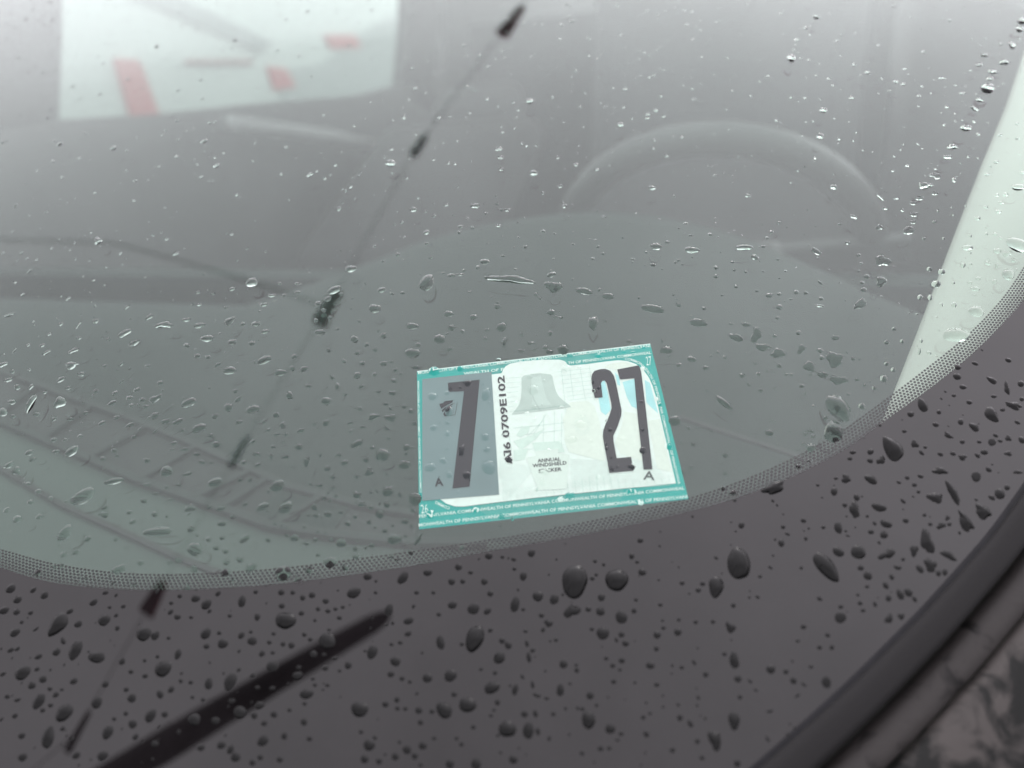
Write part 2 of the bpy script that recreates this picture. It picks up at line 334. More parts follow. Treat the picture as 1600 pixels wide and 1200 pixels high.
# ------------------------------------------------------------------ raindrops, traced: tile origin, scale, then x y w h angle flags
TILES = [
((0, 880), 3.75, "65 148 70 50 35;105 213 60 42 25;25 275 70 45 20;100 285 45 38 30;182 290 36 26 30;130 345 28 22 20;90 405 72 48 30;213 386 46 16 35;263 187 55 42 40;550 228 58 38 35;412 280 52 34 30;340 362 165 85 52 t;462 356 52 40 35;613 332 82 66 35;690 380 36 28 60;683 305 30 24 40;845 412 100 84 35;445 510 130 68 62;570 550 104 70 5;373 456 42 32 -60;333 520 56 42 30;228 546 52 32 25;65 508 46 30 25;135 640 110 80 40;20 648 42 26 30;190 716 52 42 20;255 680 50 42 30;220 620 36 26 30;718 575 48 36 60;775 790 56 52 30;958 618 112 88 40;1045 533 68 38 70;1148 205 58 46 20;1212 240 76 52 50;1042 314 44 34 5;1208 412 76 56 50;1308 470 66 58 30;1420 222 76 46 80;1480 455 60 52 10;1212 487 40 32 10;1225 705 74 48 80;1352 695 116 72 70;435 690 52 38 25;620 708 46 38 40;230 808 110 62 55;330 770 42 32 35;380 875 130 84 45;570 815 80 62 60;742 740 34 30 30;940 768 52 42 -70;1005 740 46 34 45;885 893 92 58 55;968 885 42 38 20;780 942 54 52 20;740 880 30 30 0;672 912 28 26 0;634 990 92 60 60;285 1020 140 74 75;130 1010 48 38 20;90 893 40 32 30;135 1135 60 50 20;605 1128 74 56 30;797 1017 46 34 50;1140 915 76 74 10;1265 922 52 44 0;1408 872 76 74 0;1360 806 44 30 10;910 1057 46 40 10;1180 1080 50 40 15;1300 1065 58 44 25;1383 1135 62 54 35;450 1125 56 40 30;425 1027 32 26 20;1100 142 36 30 0;785 127 24 22 0;620 172 40 26 15;225 55 50 38 40;318 17 36 28 0;690 62 74 40 10;1325 55 56 46 20;1140 35 46 44 0;645 258 26 22;725 252 32 26 20;1055 192 30 28;853 660 36 30 20;770 635 32 28;850 570 24 24;925 547 26 24 40;1062 690 28 26 40;1120 698 30 26 10;1193 800 30 28;1130 785 26 22;990 438 26 22;1287 408 28 26;1348 308 28 24;1122 316 28 22;1005 233 28 24;300 832 34 26 20;253 862 34 26 20;370 970 34 26 20;365 740 26 20;295 735 34 26;45 780 36 30;105 800 44 24 20"),
((360, 880), 3.75, "310 58 100 90 20;400 102 50 42 -10;462 40 40 44;725 172 90 62 25;1012 85 88 52 55;805 78 52 44 10;1157 55 56 40 10;1337 22 44 42;1408 54 30 26;1297 108 42 42;1362 106 32 32;1490 105 42 40;150 168 30 26 20;300 170 40 38 10;367 172 30 28;425 202 34 36;480 186 40 40 30;303 250 38 34;560 222 40 34;515 268 28 28;573 280 34 28;617 268 28 24;660 257 26 24;418 292 36 32 30;325 335 126 104 0;640 320 32 26;497 335 22 22;130 453 56 52 40;230 463 30 28;310 474 32 30;360 481 40 40;435 418 30 28;470 447 30 28;255 413 28 24;122 402 26 22;187 530 42 34 45;250 524 28 24;248 604 76 66 40;135 660 36 32 30;930 272 78 48 70;1045 337 64 42 20;1042 413 44 32 20;1302 244 58 46 20;1425 266 76 66 30;1222 300 30 26;1092 172 30 26;1190 172 26 24;852 172 24 22;568 455 100 98;488 532 44 44;395 657 62 46 15;558 615 40 32 10;550 535 30 22;612 556 32 20;402 610 32 24;832 520 90 60 70;1232 465 86 50 -80;1430 448 160 104 70 t;1357 474 30 28;996 465 30 26;945 475 26 24;968 575 62 58 -20;942 650 44 36 15;1007 676 32 30;1053 694 26 24;1155 672 58 56;1290 658 80 68 35;758 855 104 94 -15;448 766 88 56 10;248 732 38 24 10;173 832 58 44 15;160 728 32 22;57 870 76 74;142 892 40 42;257 886 42 40;200 938 40 32 20;433 930 40 44;348 860 30 24;437 823 28 24;910 826 40 38;977 800 38 32 70;980 850 30 28;1026 852 28 26;1105 862 44 42;1182 868 32 30;1115 932 34 34;1312 768 36 32;1253 860 110 86 -50;1390 830 106 88;570 715 28 24;497 713 26 24;485 677 28 22;193 1040 76 58 40;318 1012 46 36 80;465 1028 34 30;32 1135 62 50 40;292 1150 40 34;177 1137 36 34;132 1167 40 38 30;815 1065 70 68;848 1022 30 24 -50;788 1147 48 50;873 1160 38 36;767 988 28 26;1036 1092 52 54;1128 1068 50 46;968 1132 44 46;1082 1128 40 40 30;1287 1176 50 56;1440 1176 60 70;1116 1182 28 24;1195 1025 26 24;1424 960 30 28;1355 1060 28 28;1327 1026 24 24;992 1048 22 22;641 630 22 22;580 390 26 20"),
((720, 860), 3.53, "155 30 44 40;390 15 48 40 60;230 36 24 22;292 50 28 24 -20;296 102 24 22;345 142 54 40 80;163 238 36 34;130 172 38 40;70 322 70 62 40;213 592 72 60 60;228 498 34 34;299 298 92 48 78;345 326 24 22;425 253 60 58;515 270 60 50 70;628 172 196 142 82 s;860 163 132 126;562 244 20 20;612 335 92 66 25 k;703 325 34 30 -10;484 402 46 42 0 k;445 358 32 28;454 438 32 22 70;525 494 24 22;775 260 42 42;725 155 28 26;747 134 22 22;770 337 50 48;885 368 76 66 -70;955 333 30 32;1000 120 46 40 -10;788 78 20 24;740 60 24 22;942 32 30 36;972 64 24 22;783 457 74 70;723 434 26 24;886 464 36 34;858 494 30 20 -70;908 512 40 36 -20;966 272 24 22;1100 300 26 24;1220 180 30 26;1333 184 30 28;1082 466 42 42;1117 427 26 24;1196 450 44 42;1202 382 22 24;1295 395 26 26;1390 393 26 26;1078 542 30 30;1218 645 26 24;1350 684 30 34;1080 740 32 26;566 627 46 48;640 660 28 32;637 632 22 18;802 595 26 24;838 635 30 28;888 607 36 34;877 658 22 20;843 723 30 28;365 514 40 22 -80;376 590 62 26 -82;357 446 26 20;340 696 32 18 -55;396 740 46 20 -80;420 798 48 22 -20;474 815 28 20 -10;300 768 66 32 75;549 770 72 42 85;172 757 92 64 20;203 838 30 36;112 656 22 20;713 800 42 44;749 853 22 22;671 874 26 24;645 870 24 18 -60;578 872 22 18 -60;352 902 40 38;412 900 46 26 -80;510 902 26 26;257 985 100 92;373 992 98 60 85;426 998 46 24 -85;205 1020 26 24;704 935 102 74 -85;824 983 58 56;884 1010 28 26;290 1152 50 46 -40;82 1176 60 62;771 1092 34 30;818 1090 26 24;669 1118 26 26;864 1045 24 18;1006 920 26 28;1043 898 22 20;1208 922 32 38;1265 955 48 26 -60;1304 1052 28 32;1167 1101 32 30;1330 1143 30 26 -40;1198 850 24 18 -30;1287 617 40 14 -60;70 972 24 26;183 880 22 18;167 910 24 20;1115 863 18 16;1022 840 16 16"),
((1080, 800), 3.0, "222 242 156 112 -85 s;115 355 100 70 85 t;635 262 170 76 -50 T;782 187 78 62 -40;826 298 46 40 -50;792 263 32 26 -20;917 197 84 42 30 k;912 55 62 36 -20;902 107 40 36;842 94 28 22 -10;688 74 60 38 -75;766 8 40 30 0 k;525 40 28 24 -20;430 70 22 22;450 103 28 14 -25;618 72 22 18;1004 40 30 24 -20;1042 182 58 34 -80 k;965 262 40 22 -20;910 344 40 26 -60;938 305 32 22 -60;978 387 56 32 -65;1016 377 46 36 -50;923 404 28 34;1045 408 34 20 -60;698 495 56 54 0 f;700 444 24 22;600 407 30 18 -30;925 500 50 34 80 k;982 488 36 30 0 k;790 427 26 22 -40;860 432 30 18 -70;804 461 24 20;116 215 24 14 -40;52 335 24 24;197 438 24 24;183 540 64 38 -45 k;102 514 20 18;20 516 22 20;200 692 80 44 -82 t;155 665 22 22;218 782 36 34;372 737 44 42;443 748 26 26;478 790 36 30 -60;66 761 26 26;525 538 28 24 -10;600 634 24 24;658 634 22 28;632 798 58 44 -80 f;228 867 22 24;200 980 88 52 -85 T;110 1068 88 62 -70 k;28 1075 24 26;215 1178 32 36;13 705 30 16 -55;275 793 28 14 -40;302 835 24 12 -35;497 860 34 12 35;368 933 32 16 15;526 808 32 14 -35;370 260 26 14 -35;310 398 24 16 -40;322 302 20 18;515 262 18 18;498 604 22 16;455 1045 30 16 -50;357 1064 34 14 -60;823 350 22 18"),
((1300, 560), 3.53, "330 495 156 96 -55 ts;268 562 50 46 0 k;497 256 84 52 -65 t;432 308 40 34 -10;213 668 80 46 -30;75 664 56 48 0 k;455 472 48 42 0 k;512 490 24 20;588 296 28 28;570 365 40 28 -15;640 425 60 28 -25 k;780 378 66 40 -35 t;708 350 34 38;755 242 36 26 -10;880 313 100 64 -50 T;720 158 44 28 -10;688 100 50 38 -20;692 50 38 30;878 120 66 32 -30 t;962 165 72 32 -80 k;1040 140 40 38;1000 260 100 42 -20 k;970 10 40 26 -20;787 28 40 22 -20;880 462 46 44 0 f;970 440 40 34 0 k;1045 450 46 36 -40;900 425 34 22 -30;838 516 46 34 5;718 545 48 36 -20 k;665 525 36 26 -20;596 528 36 26 -25;717 460 32 26;810 460 28 22;800 536 38 24 -40;970 525 46 28 -20 k;594 620 86 42 -12 k;793 652 56 60 0 f;862 613 40 28 -30;667 745 150 44 -58 Tk;567 768 80 64 -10 k;413 658 28 26;486 650 36 24 -20;453 697 30 26;475 736 24 22;367 684 30 18 -20;390 787 40 20 -45;258 820 90 48 -15;122 832 94 54 -70 tk;300 912 74 40 -22;286 972 46 42;213 957 36 28 -10;405 894 36 32 -10;233 910 28 20 -40;32 934 70 44 -85;508 864 24 22;732 898 138 56 -58 tk;830 845 110 66 -35 k;600 922 54 36 10 k;635 880 30 28 0 k;645 915 26 24;540 914 26 24;522 1010 140 70 -80 k;450 1060 70 42 -80 k;143 1068 88 78 -25;303 1080 94 50 30 k;640 1085 90 46 -35 k;540 1140 88 60 -40 k;482 1162 58 32 -50;360 1153 48 26 -15;922 747 66 56 -60;878 768 44 26 -35;963 712 34 34;1022 627 50 24 5 k;1045 225 30 26;938 284 30 22;1020 353 38 22 -30;157 1156 38 32;390 1108 24 22;113 518 38 24 5;97 553 30 22;397 402 28 22;20 662 26 18;10 735 40 46;670 205 28 20;890 210 36 20 -5;620 1180 30 40;585 1185 30 36;193 870 20 20;85 978 26 12 -20"),
((0, 640), 4.615, "600 625 200 105 30;825 515 150 50 12;520 300 120 60 35;470 890 150 85 48;1140 880 210 75 5;1405 1005 110 100 15;1435 135 120 66 22;1285 88 90 38 25;1195 85 70 36 20;1120 42 70 36 35;940 110 66 26 20;738 98 60 28 30;395 68 50 26 30;1205 445 100 80 20;1375 712 84 56 0 k;1350 465 80 30 15;1040 655 54 46 15;1120 755 52 42 10;935 740 44 36 20;755 755 80 46 15 k;960 808 60 30 25;1380 860 62 50 30;128 790 74 52 30;222 668 50 40;290 770 60 38 20 k;215 310 70 44 20;240 358 64 26 25 k;408 302 60 26 10;390 218 56 36 25;470 218 36 24 20;745 355 50 34 10;825 295 44 34 20;580 190 40 26 10;970 195 44 24 20;270 35 50 40 20;30 30 60 50 20;205 10 60 24 50;860 1150 110 66 25;1015 1105 50 44 10;550 1025 60 42 20;460 1045 60 40 30;1290 1085 64 40 15 k;1225 1105 36 30;1405 1150 54 44 20;1060 365 46 40 10;1290 545 40 26;1200 560 30 20;1060 540 60 24 0;1420 320 50 26 15;1460 378 54 34 0;1525 380 30 24;1125 605 50 22 10;1230 648 50 20 10;1500 935 40 30 20;1425 905 28 26;1205 770 26 26;635 930 60 38 25;65 400 90 40 20 k;120 440 80 50 20 k;370 640 34 34;208 535 34 30;280 590 44 36 30;1320 150 36 24 30;1240 290 40 20 10;1330 285 56 30 15;1550 250 40 50;1540 525 90 60 25;1520 185 50 26 20"),
((320, 640), 4.615, "75 525 115 62 22;525 550 110 84 30;420 700 110 50 25;585 705 110 76 35;1100 245 104 46 28;1280 325 110 90 10;1440 398 84 68 5;1517 645 96 98;1320 588 88 76 15;1185 450 66 56 10 k;1265 755 62 66;1370 935 110 74 12;890 755 60 50 15;1098 615 52 66 70;790 700 46 48;678 268 56 52 10;735 375 84 40 72;985 960 74 64 5;650 925 66 54 20;290 930 96 46 40;125 820 72 44 15;115 710 70 40 10;805 765 44 38;885 425 44 42;1010 382 54 44 15;965 325 42 34;920 482 40 36;1095 480 36 34;1165 360 50 42;1210 275 36 32;875 95 56 50 40;695 150 60 34 20;1215 52 84 50 5 k;1340 58 84 56 -10 k;1310 135 38 36;585 340 50 30 5;375 320 60 30 5 k;480 335 34 44;350 230 56 28 35;285 380 46 30 20;380 400 50 28 15;330 505 40 38;258 508 32 30;1455 272 52 48;1445 805 56 44 20;1408 612 36 38;1315 683 46 52;1132 682 54 40 -10;1195 705 36 34;1185 812 36 38;1035 822 44 40;1085 770 34 34;980 740 34 32;925 565 36 32 15;950 622 32 26;905 655 28 24;828 545 44 28 20;765 535 32 26;835 327 26 24;750 762 28 26;460 938 44 40 30;800 938 40 34;735 965 40 28;915 935 34 26;720 845 32 26;820 882 32 24 30;1300 872 42 40;1230 850 26 26;1205 978 42 36;1160 995 28 24;1085 1005 40 32 10;1090 1058 50 50;905 1100 100 84 10;755 1145 50 50;1015 1140 54 44;255 1078 58 50 10;158 1100 52 44 20;335 1140 100 60 35;85 995 50 46;153 1020 50 40;28 935 40 36;130 925 44 30 15;820 1045 40 32;595 908 30 26;600 855 24 20;200 770 40 24;85 250 66 48 15;45 188 40 34 30;245 90 56 32 20 k;340 12 90 46 15;515 38 50 48 30;560 110 48 46;1050 95 50 24 20;1145 125 40 26 10;1050 158 34 26;860 638 30 28;495 268 40 26 5;590 178 36 26;515 180 50 26 25;460 145 40 24 25;1488 15 36 34;1510 98 40 34;1385 1082 34 22;1450 1185 50 50;1540 935 100 34 60;1200 595 24 24;1243 590 24 22;1315 465 24 24;1500 725 34 34;1490 838 26 26"),
((0, 440), 4.706, "920 380 120 46 28;990 450 95 40 28;1210 318 120 56 5 k;1470 322 90 40 10;1525 418 100 50 5;545 508 95 32 25;530 615 105 52 15 k;580 320 75 18 55;345 522 75 24 28;108 508 60 12 50;1100 260 76 30 30 k;935 190 54 20 35;1375 280 72 28 10;1145 860 95 54 30 k;1390 890 125 66 25;1140 985 66 48 35;440 890 100 80 40 t;228 900 150 56 65 t;92 885 66 40 5;25 960 70 66;600 680 62 34 10;450 720 80 34 30;895 607 52 20 45;825 895 72 34 30;895 738 52 16 45;25 610 80 36 20;65 722 70 32 15;130 775 50 44;95 660 36 34;270 975 50 44;100 990 44 36;400 1010 60 26 30;705 290 50 36 20;448 312 44 26 25;315 468 44 24 20;72 245 80 24 20 k;955 855 54 32 15;1050 870 50 34 10;970 910 44 26;1075 918 40 30;1010 795 56 28 25;1180 745 50 34 15;850 820 50 28 30;710 805 40 34 35;635 965 40 28 20;755 1022 60 28 0;1220 1020 60 30 15;1310 1020 60 44 15;1090 620 50 22 15;1455 545 46 34 5;1530 555 40 28;1375 470 46 34;1460 75 44 20;1465 170 50 18;220 648 40 18 25;770 620 36 18 15;505 780 46 30 30;1590 990 50 36;520 1010 50 30;1570 90 40 18 15;800 425 30 34 40;860 1000 40 30 20;1540 780 30 22"),
((320, 400), 4.615, "340 190 90 68 20;935 245 110 52 25;1055 92 82 50 8;1225 378 90 66 -5;1275 245 66 38 15;835 550 78 44 0;1080 600 54 62 60;1498 505 90 50 0;1500 700 110 76 0;1290 775 54 42 0;1290 575 48 44 20;430 750 120 56 22;180 825 100 60 5;545 840 95 50 8;715 815 62 42 30;635 810 44 42 30;350 1105 108 62 12;172 1092 64 66 0;610 1005 56 62 60;875 1045 74 60 -10;180 470 80 50 20 k;370 490 66 36 5;435 545 66 30 10;200 620 62 40 5;340 630 50 34 5;430 350 60 24 15;670 262 44 22 5;485 285 60 22 5;570 285 32 20 30;200 238 54 26 25;665 200 36 18;540 198 36 18;1100 698 40 34 10;1165 640 40 28 15;1230 675 36 40;1135 772 46 32;895 680 40 32 0;1100 862 60 50 40;1225 855 34 30;920 875 36 36;750 938 44 32;955 938 38 50;1130 940 50 30 30 k;1250 978 44 28;1355 990 54 42;1015 998 34 24;1120 1100 40 32;1440 1085 36 36;1340 1098 34 28;1490 1120 40 36;510 1150 50 48;75 1155 50 36 20;645 725 46 34 10;95 782 56 26 30;25 730 40 24;1365 900 50 30;1415 850 30 26;860 393 34 34;803 465 34 32;903 445 30 30;985 275 30 28;820 345 50 40;1345 762 30 26;1540 640 40 30;1520 800 50 24;1425 265 34 24;1350 272 30 20;1115 470 28 26;1250 540 28 24;70 272 34 16;155 372 36 18"),
((640, 340), 5.0, "135 505 140 105 60 T;330 452 64 30;395 445 60 20;588 345 78 44 0;533 390 36 30;790 482 390 58 -7 kf;1125 540 150 80 0 kf;1365 575 140 52 -12 f;1550 615 100 50 -5 f;305 752 80 50 0;500 778 60 46 0;330 860 50 46 20;235 950 94 78 -20;410 888 44 32;718 855 84 70 40;740 975 86 34 80;685 695 56 36 -10 f;1105 740 66 48 0;1182 785 34 28;1100 902 42 42;1435 828 110 76 90 t;1200 1030 90 84 -50;945 980 60 26 -5;875 1040 56 28 0;1095 1048 60 36;605 878 40 24;590 945 40 30;30 850 90 44;30 1060 110 70;315 1025 60 36 20;70 990 40 26 -30;398 70 30 26;388 117 26 26;905 230 34 26;1045 105 36 22;695 62 40 18;490 78 30 20;1020 630 36 22 -20;1525 808 30 26;1430 322 28 24;1470 230 28 22;1510 282 30 22;425 412 28 20;262 434 28 18;730 298 30 18;695 1110 40 26"),
((940, 340), 5.0, "425 225 96 58 0;705 253 124 50 -3;1112 233 136 46 0;1195 310 66 40 -20;510 190 42 26;400 370 48 32;890 460 44 32;893 392 34 30;400 713 190 70 -8 f;755 822 146 66 -8 f;600 682 52 30 -10;800 710 40 26;1308 608 62 40;1385 700 48 44;1385 597 36 28;1520 585 40 34;1128 835 76 40 -10 f;1050 937 124 58 -18 f;1208 915 120 80 60 kf;1255 1012 124 56 -10 kf;1380 1060 126 70 -5 kf;1560 1025 76 60 60 kf;1535 900 42 36;1348 925 34 30;505 1035 104 60 0;700 1105 80 48 -10;815 1175 50 36;905 1053 30 24;960 1092 38 26;855 1082 30 18;215 967 38 28;602 333 34 24;575 350 28 20;630 366 28 18;1020 348 34 20;1290 160 34 24;1262 226 36 22;1372 785 36 26;1212 572 34 24;1385 1158 40 36 0 f;1198 1138 34 24;655 46 34 20;697 138 32 20;290 626 30 22;1050 540 34 26;940 606 30 18;1125 425 28 20;1035 412 28 20;705 770 26 18;240 325 40 16;1475 638 36 16;1010 830 34 22"),
((1020, 480), 4.0, "445 598 130 44 -38;135 710 78 66 0;555 427 38 28;673 518 32 26;728 785 52 42 -20;930 492 32 26;975 372 86 56 -20 kf;1060 422 74 36 -10 kf;1135 325 118 92 10 kf;1160 455 110 56 -10 kf;1140 190 50 36 0 f;985 420 26 18;832 420 24 18;868 422 22 18;985 880 60 50 20;983 773 30 28;952 792 32 22;1002 808 30 24;452 922 38 36;452 1040 26 20;253 856 28 22;238 1000 30 24;362 775 20 16;755 1128 160 70 28 k;500 1160 50 36;440 1135 30 26;525 1150 30 22;712 398 24 16;760 505 22 18;796 603 28 16;1005 617 28 16;748 713 46 12 0;638 350 20 16;98 875 40 30;910 995 34 26"),
((1150, 350), 3.0, "478 862 150 96 -50 s;455 975 104 90 80 s;1030 520 130 70 0 s;1125 410 76 52 -10;1275 235 66 50 -30;705 555 26 22;690 725 36 32;588 855 32 32;648 770 26 22;740 492 24 18;777 550 22 20;735 683 24 22;567 730 26 16;865 548 20 22;857 597 34 16 85;600 755 20 16;705 655 26 18"),
((1240, 200), 4.0, "820 360 80 50 10 k;990 118 70 34 -5 k;1070 8 64 28;960 182 60 34;885 300 70 40 0 kf;750 540 54 30 0 f;745 587 40 26 0 f;718 640 80 52 10 f;785 440 56 26 0 f;745 470 44 24 0 f;880 408 44 24 0 f;535 620 40 40 0 kf;570 503 44 18;375 556 52 22 -20;640 440 44 14;540 435 66 16 -40;140 772 74 34 -30 f;555 830 96 70 0 kf;455 930 38 28 0 f;545 960 70 60 0 kf;415 1100 96 50 30 kf;435 1010 38 28 0 f;287 602 30 18;335 718 40 20;405 796 28 22;160 1112 60 16 -5;165 967 38 20 -40;15 1027 34 28;75 1032 30 20;845 882 36 30;922 900 48 36;888 975 62 46;788 1058 36 32;850 1060 38 32 80;1085 748 70 36 0;1270 768 50 36;1400 370 90 46;1400 730 160 90 -20 s;1340 915 80 76;1130 1005 66 32;1000 1105 36 36;1055 857 34 36;1145 565 44 26;1275 522 40 24;1205 290 40 18;1262 212 40 20;1265 420 34 20;1320 415 36 26;1295 467 40 20;1200 662 24 24;1255 663 36 20;1330 785 60 40 0 k;1285 45 34 16;1395 65 34 16;1000 325 26 32;813 693 24 22;935 690 20 18;878 587 26 20;902 520 20 18;1250 960 36 30;1150 940 40 24;995 968 22 20;1265 860 36 24 85;1425 280 40 22"),
((1200, 0), 4.0, "300 107 50 26 -15;145 365 50 50;1370 553 90 66;1320 625 50 30;1585 135 60 40;1570 185 50 36;1235 800 72 42;1525 285 50 40 0 k;1475 390 60 36 0 k;1400 450 56 30 0 k;1385 492 46 26 0 k;1290 680 56 22 -20 k;970 327 34 14;855 432 32 16;840 526 34 16;535 403 32 18;620 453 34 22;520 612 36 18;345 688 46 34;325 850 46 40;1085 490 44 20;1210 585 40 16;1318 405 40 26 0 k;1260 443 22 14;235 175 32 16;178 250 30 16;1350 345 60 20;1113 670 24 20;1355 242 24 8"),
((500, 120), 4.0, "440 540 62 48;1310 152 46 34;1335 602 52 36;970 806 58 32;585 830 44 30;1170 832 40 20;1107 795 26 18;1500 685 34 20;1128 505 40 20;1130 578 30 20;1395 966 32 20;878 937 28 20;1115 930 36 16;712 870 22 16;665 1042 26 18"),
((0, 200), 4.0, "1275 82 46 22 30;190 893 50 16 30;135 780 34 14 35;22 780 26 12 35;100 487 34 12 45;295 527 30 12 20;615 705 56 40 10 k;1100 785 46 22 20;1105 180 26 18;795 140 24 14 20;98 965 26 14 20;1450 1008 50 18 25;1240 1028 40 16 15;960 670 24 10;1450 665 30 12 15;500 190 24 14;335 207 24 14;235 268 22 12;390 308 22 12;595 405 24 14;840 453 22 14;528 36 26 14 20"),
((630, 520), 3.478, "168 208 64 50;310 195 36 30;350 273 44 36;160 345 52 44;450 335 76 46 75;165 515 40 36;250 425 60 46 80;445 565 46 44;318 640 66 30 80;145 730 66 50 10;215 695 38 36;465 730 84 76 -70;345 772 48 46;250 772 44 34 80;390 962 46 30;150 985 50 50;535 1000 34 30;575 690 40 40;770 755 44 40 0 k;755 810 46 34 80;790 640 30 26;965 495 56 48;915 580 70 40 10;905 125 40 26;880 195 54 40 0 k;685 240 40 26;705 310 60 60;860 405 24 20;710 405 30 26;1062 125 36 26;1035 315 20 20;1440 618 44 36;1300 640 44 36 80;1245 725 44 40 0 k;1135 740 24 24;1125 528 24 22;1100 605 16 16;1105 628 22 22;1295 375 18 16;1300 527 22 20;1190 580 30 28;1290 920 36 36;855 905 34 30;1240 860 50 30;905 885 50 40 0 k;1375 360 26 22;1300 195 26 24;715 850 40 26;240 490 24 24;240 548 36 28 80;520 150 20 20"),
]
STK_PX = [(651.6, 580.4), (1015.9, 537.3), (1075.7, 780.2), (655.3, 827.6)]
stk_uv = [uv(*p) for p in STK_PX]
frit_poly = [tuple(p) for p in c_lo] + [tuple(p + n_ * (f_ + 0.006)) for p, n_, f_ in zip(c_lo[::-1], nrm[::-1], fw[::-1])]
band_poly = [tuple(p) for p in c_up] + [tuple(p) for p in c_lo[::-1]]

class Drop: pass
drops = []
def outline(rx, ry, ang, flags, n):
    out = []
    ph = [rng.uniform(0, 6.28) for _ in range(6)]
    k = 0.13 if 'k' in flags else 0.03
    for i in range(n):
        th = 2 * math.pi * i / n
        rr = 1 + k * math.cos(2 * th + ph[0]) * (1 if 'k' in flags else 0.4) + k * 1.2 * math.cos(3 * th + ph[1]) + k * 0.55 * math.cos(5 * th + ph[2]) + (0.3 * k * math.cos(7 * th + ph[3]))
        x = math.cos(th) * rr; y = math.sin(th) * rr
        if 't' in flags: y *= 1 + 0.30 * x; x = x * 1.04
        if 'T' in flags: y *= 1 - 0.30 * x; x = x * 1.04
        a = math.radians(ang)
        X, Y = x * rx, y * ry
        out.append((X * math.cos(a) + Y * math.sin(a), -X * math.sin(a) + Y * math.cos(a)))      # image axes, y down
    return out
occ = {}
def occ_key(u, v): return (int(math.floor(u / 0.004)), int(math.floor(v / 0.004)))
def free_at(c, r):
    ku, kv = occ_key(*c); s = int(math.ceil((r + 0.006) / 0.004))
    for a in range(ku - s, ku + s + 1):
        for b in range(kv - s, kv + s + 1):
            for d in occ.get((a, b), ()):
                dx, dy = c[0] - d.c[0], c[1] - d.c[1]; dist = math.hypot(dx, dy)
                if dist < 1e-9: return False
                th = math.atan2(-dy, dx)
                # radius of the other outline towards this one
                rad = max((abs(p[0] - d.c[0]) * abs(math.cos(th)) + abs(p[1] - d.c[1]) * abs(math.sin(th))) * 0 + ((p[0] - d.c[0]) * dx + (p[1] - d.c[1]) * dy) / dist for p in d.pts)
                if dist < rad + r * 0.97 + 0.00012: return False
    return True
def register(d): occ.setdefault(occ_key(*d.c), []).append(d)
raw = []
for (ox, oy), sc_, txt in TILES:
    for item in txt.split(';'):
        f = item.split(); fl = f[5] if len(f) > 5 else ''
        if len(f) > 4 and not f[4].lstrip('-').isdigit(): fl = f[4]; f[4] = '0'
        x, y, ww, hh = [float(t) for t in f[:4]]; a = float(f[4]) if len(f) > 4 else 0
        raw.append((ox + x / sc_, oy + y / sc_, ww / sc_, hh / sc_, a, fl))
raw.sort(key=lambda t: -t[2] * t[3])
for (x, y, ww, hh, a, fl) in raw:
    n = 24 if ww * hh > 150 else (18 if ww * hh > 50 else 14)
    d = Drop(); d.px = (x, y); d.fl = fl; d.size = ww * hh
    op = outline(ww / 2 * 0.97, hh / 2 * 0.97, a, fl, n)
    d.pts = [uv(x + p[0], y + p[1], H_OUT) for p in op]
    d.c = (sum(p[0] for p in d.pts) / n, sum(p[1] for p in d.pts) / n)
    rr = [math.hypot(p[0] - d.c[0], p[1] - d.c[1]) for p in d.pts]; d.r = min(rr); d.rm = sum(rr) / n
    if not free_at(d.c, d.r * 0.55): continue
    sh = 1.0
    while sh > 0.5 and not all(free_at(p, 0.0) for p in d.pts):
        sh -= 0.06
        d.pts = [(d.c[0] + (p[0] - d.c[0]) * 0.93, d.c[1] + (p[1] - d.c[1]) * 0.93) for p in d.pts]
    if sh <= 0.5: continue
    register(d); d.traced = True; drops.append(d)
n_traced = len(drops)
# fine spray between the traced drops
for _ in range(6000):
    u = rng.uniform(-0.36, 0.30); v = rng.uniform(-0.13, 0.40)
    if not in_poly((u, v), glass_poly): continue
    r = min(0.00095, 0.00019 * math.exp(abs(rng.gauss(0, 0.75))))
    if rng.random() < 0.12: r *= 1.5
    if not free_at((u, v), r): continue
    d = Drop(); n = 10; d.c = (u, v); d.r = r; d.rm = r; d.fl = ''; d.traced = False; d.size = 0; d.px = None
    st = rng.uniform(1, 1.5); an = rng.uniform(0, 180) if rng.random() < 0.5 else 60 + rng.gauss(0, 20)
    d.pts = [(u + p[0], v - p[1]) for p in outline(r * math.sqrt(st), r / math.sqrt(st), an, '', n)]
    register(d); drops.append(d)
for d in drops:
    # counter-clockwise in (u, v)
    A = sum(p[0] * q_[1] - q_[0] * p[1] for p, q_ in zip(d.pts, d.pts[1:] + d.pts[:1]))
    if A < 0: d.pts.reverse()
    d.on_frit = in_poly(d.c, frit_poly); d.on_stk = in_poly(d.c, stk_uv); d.on_band = (not d.on_frit) and in_poly(d.c, band_poly)

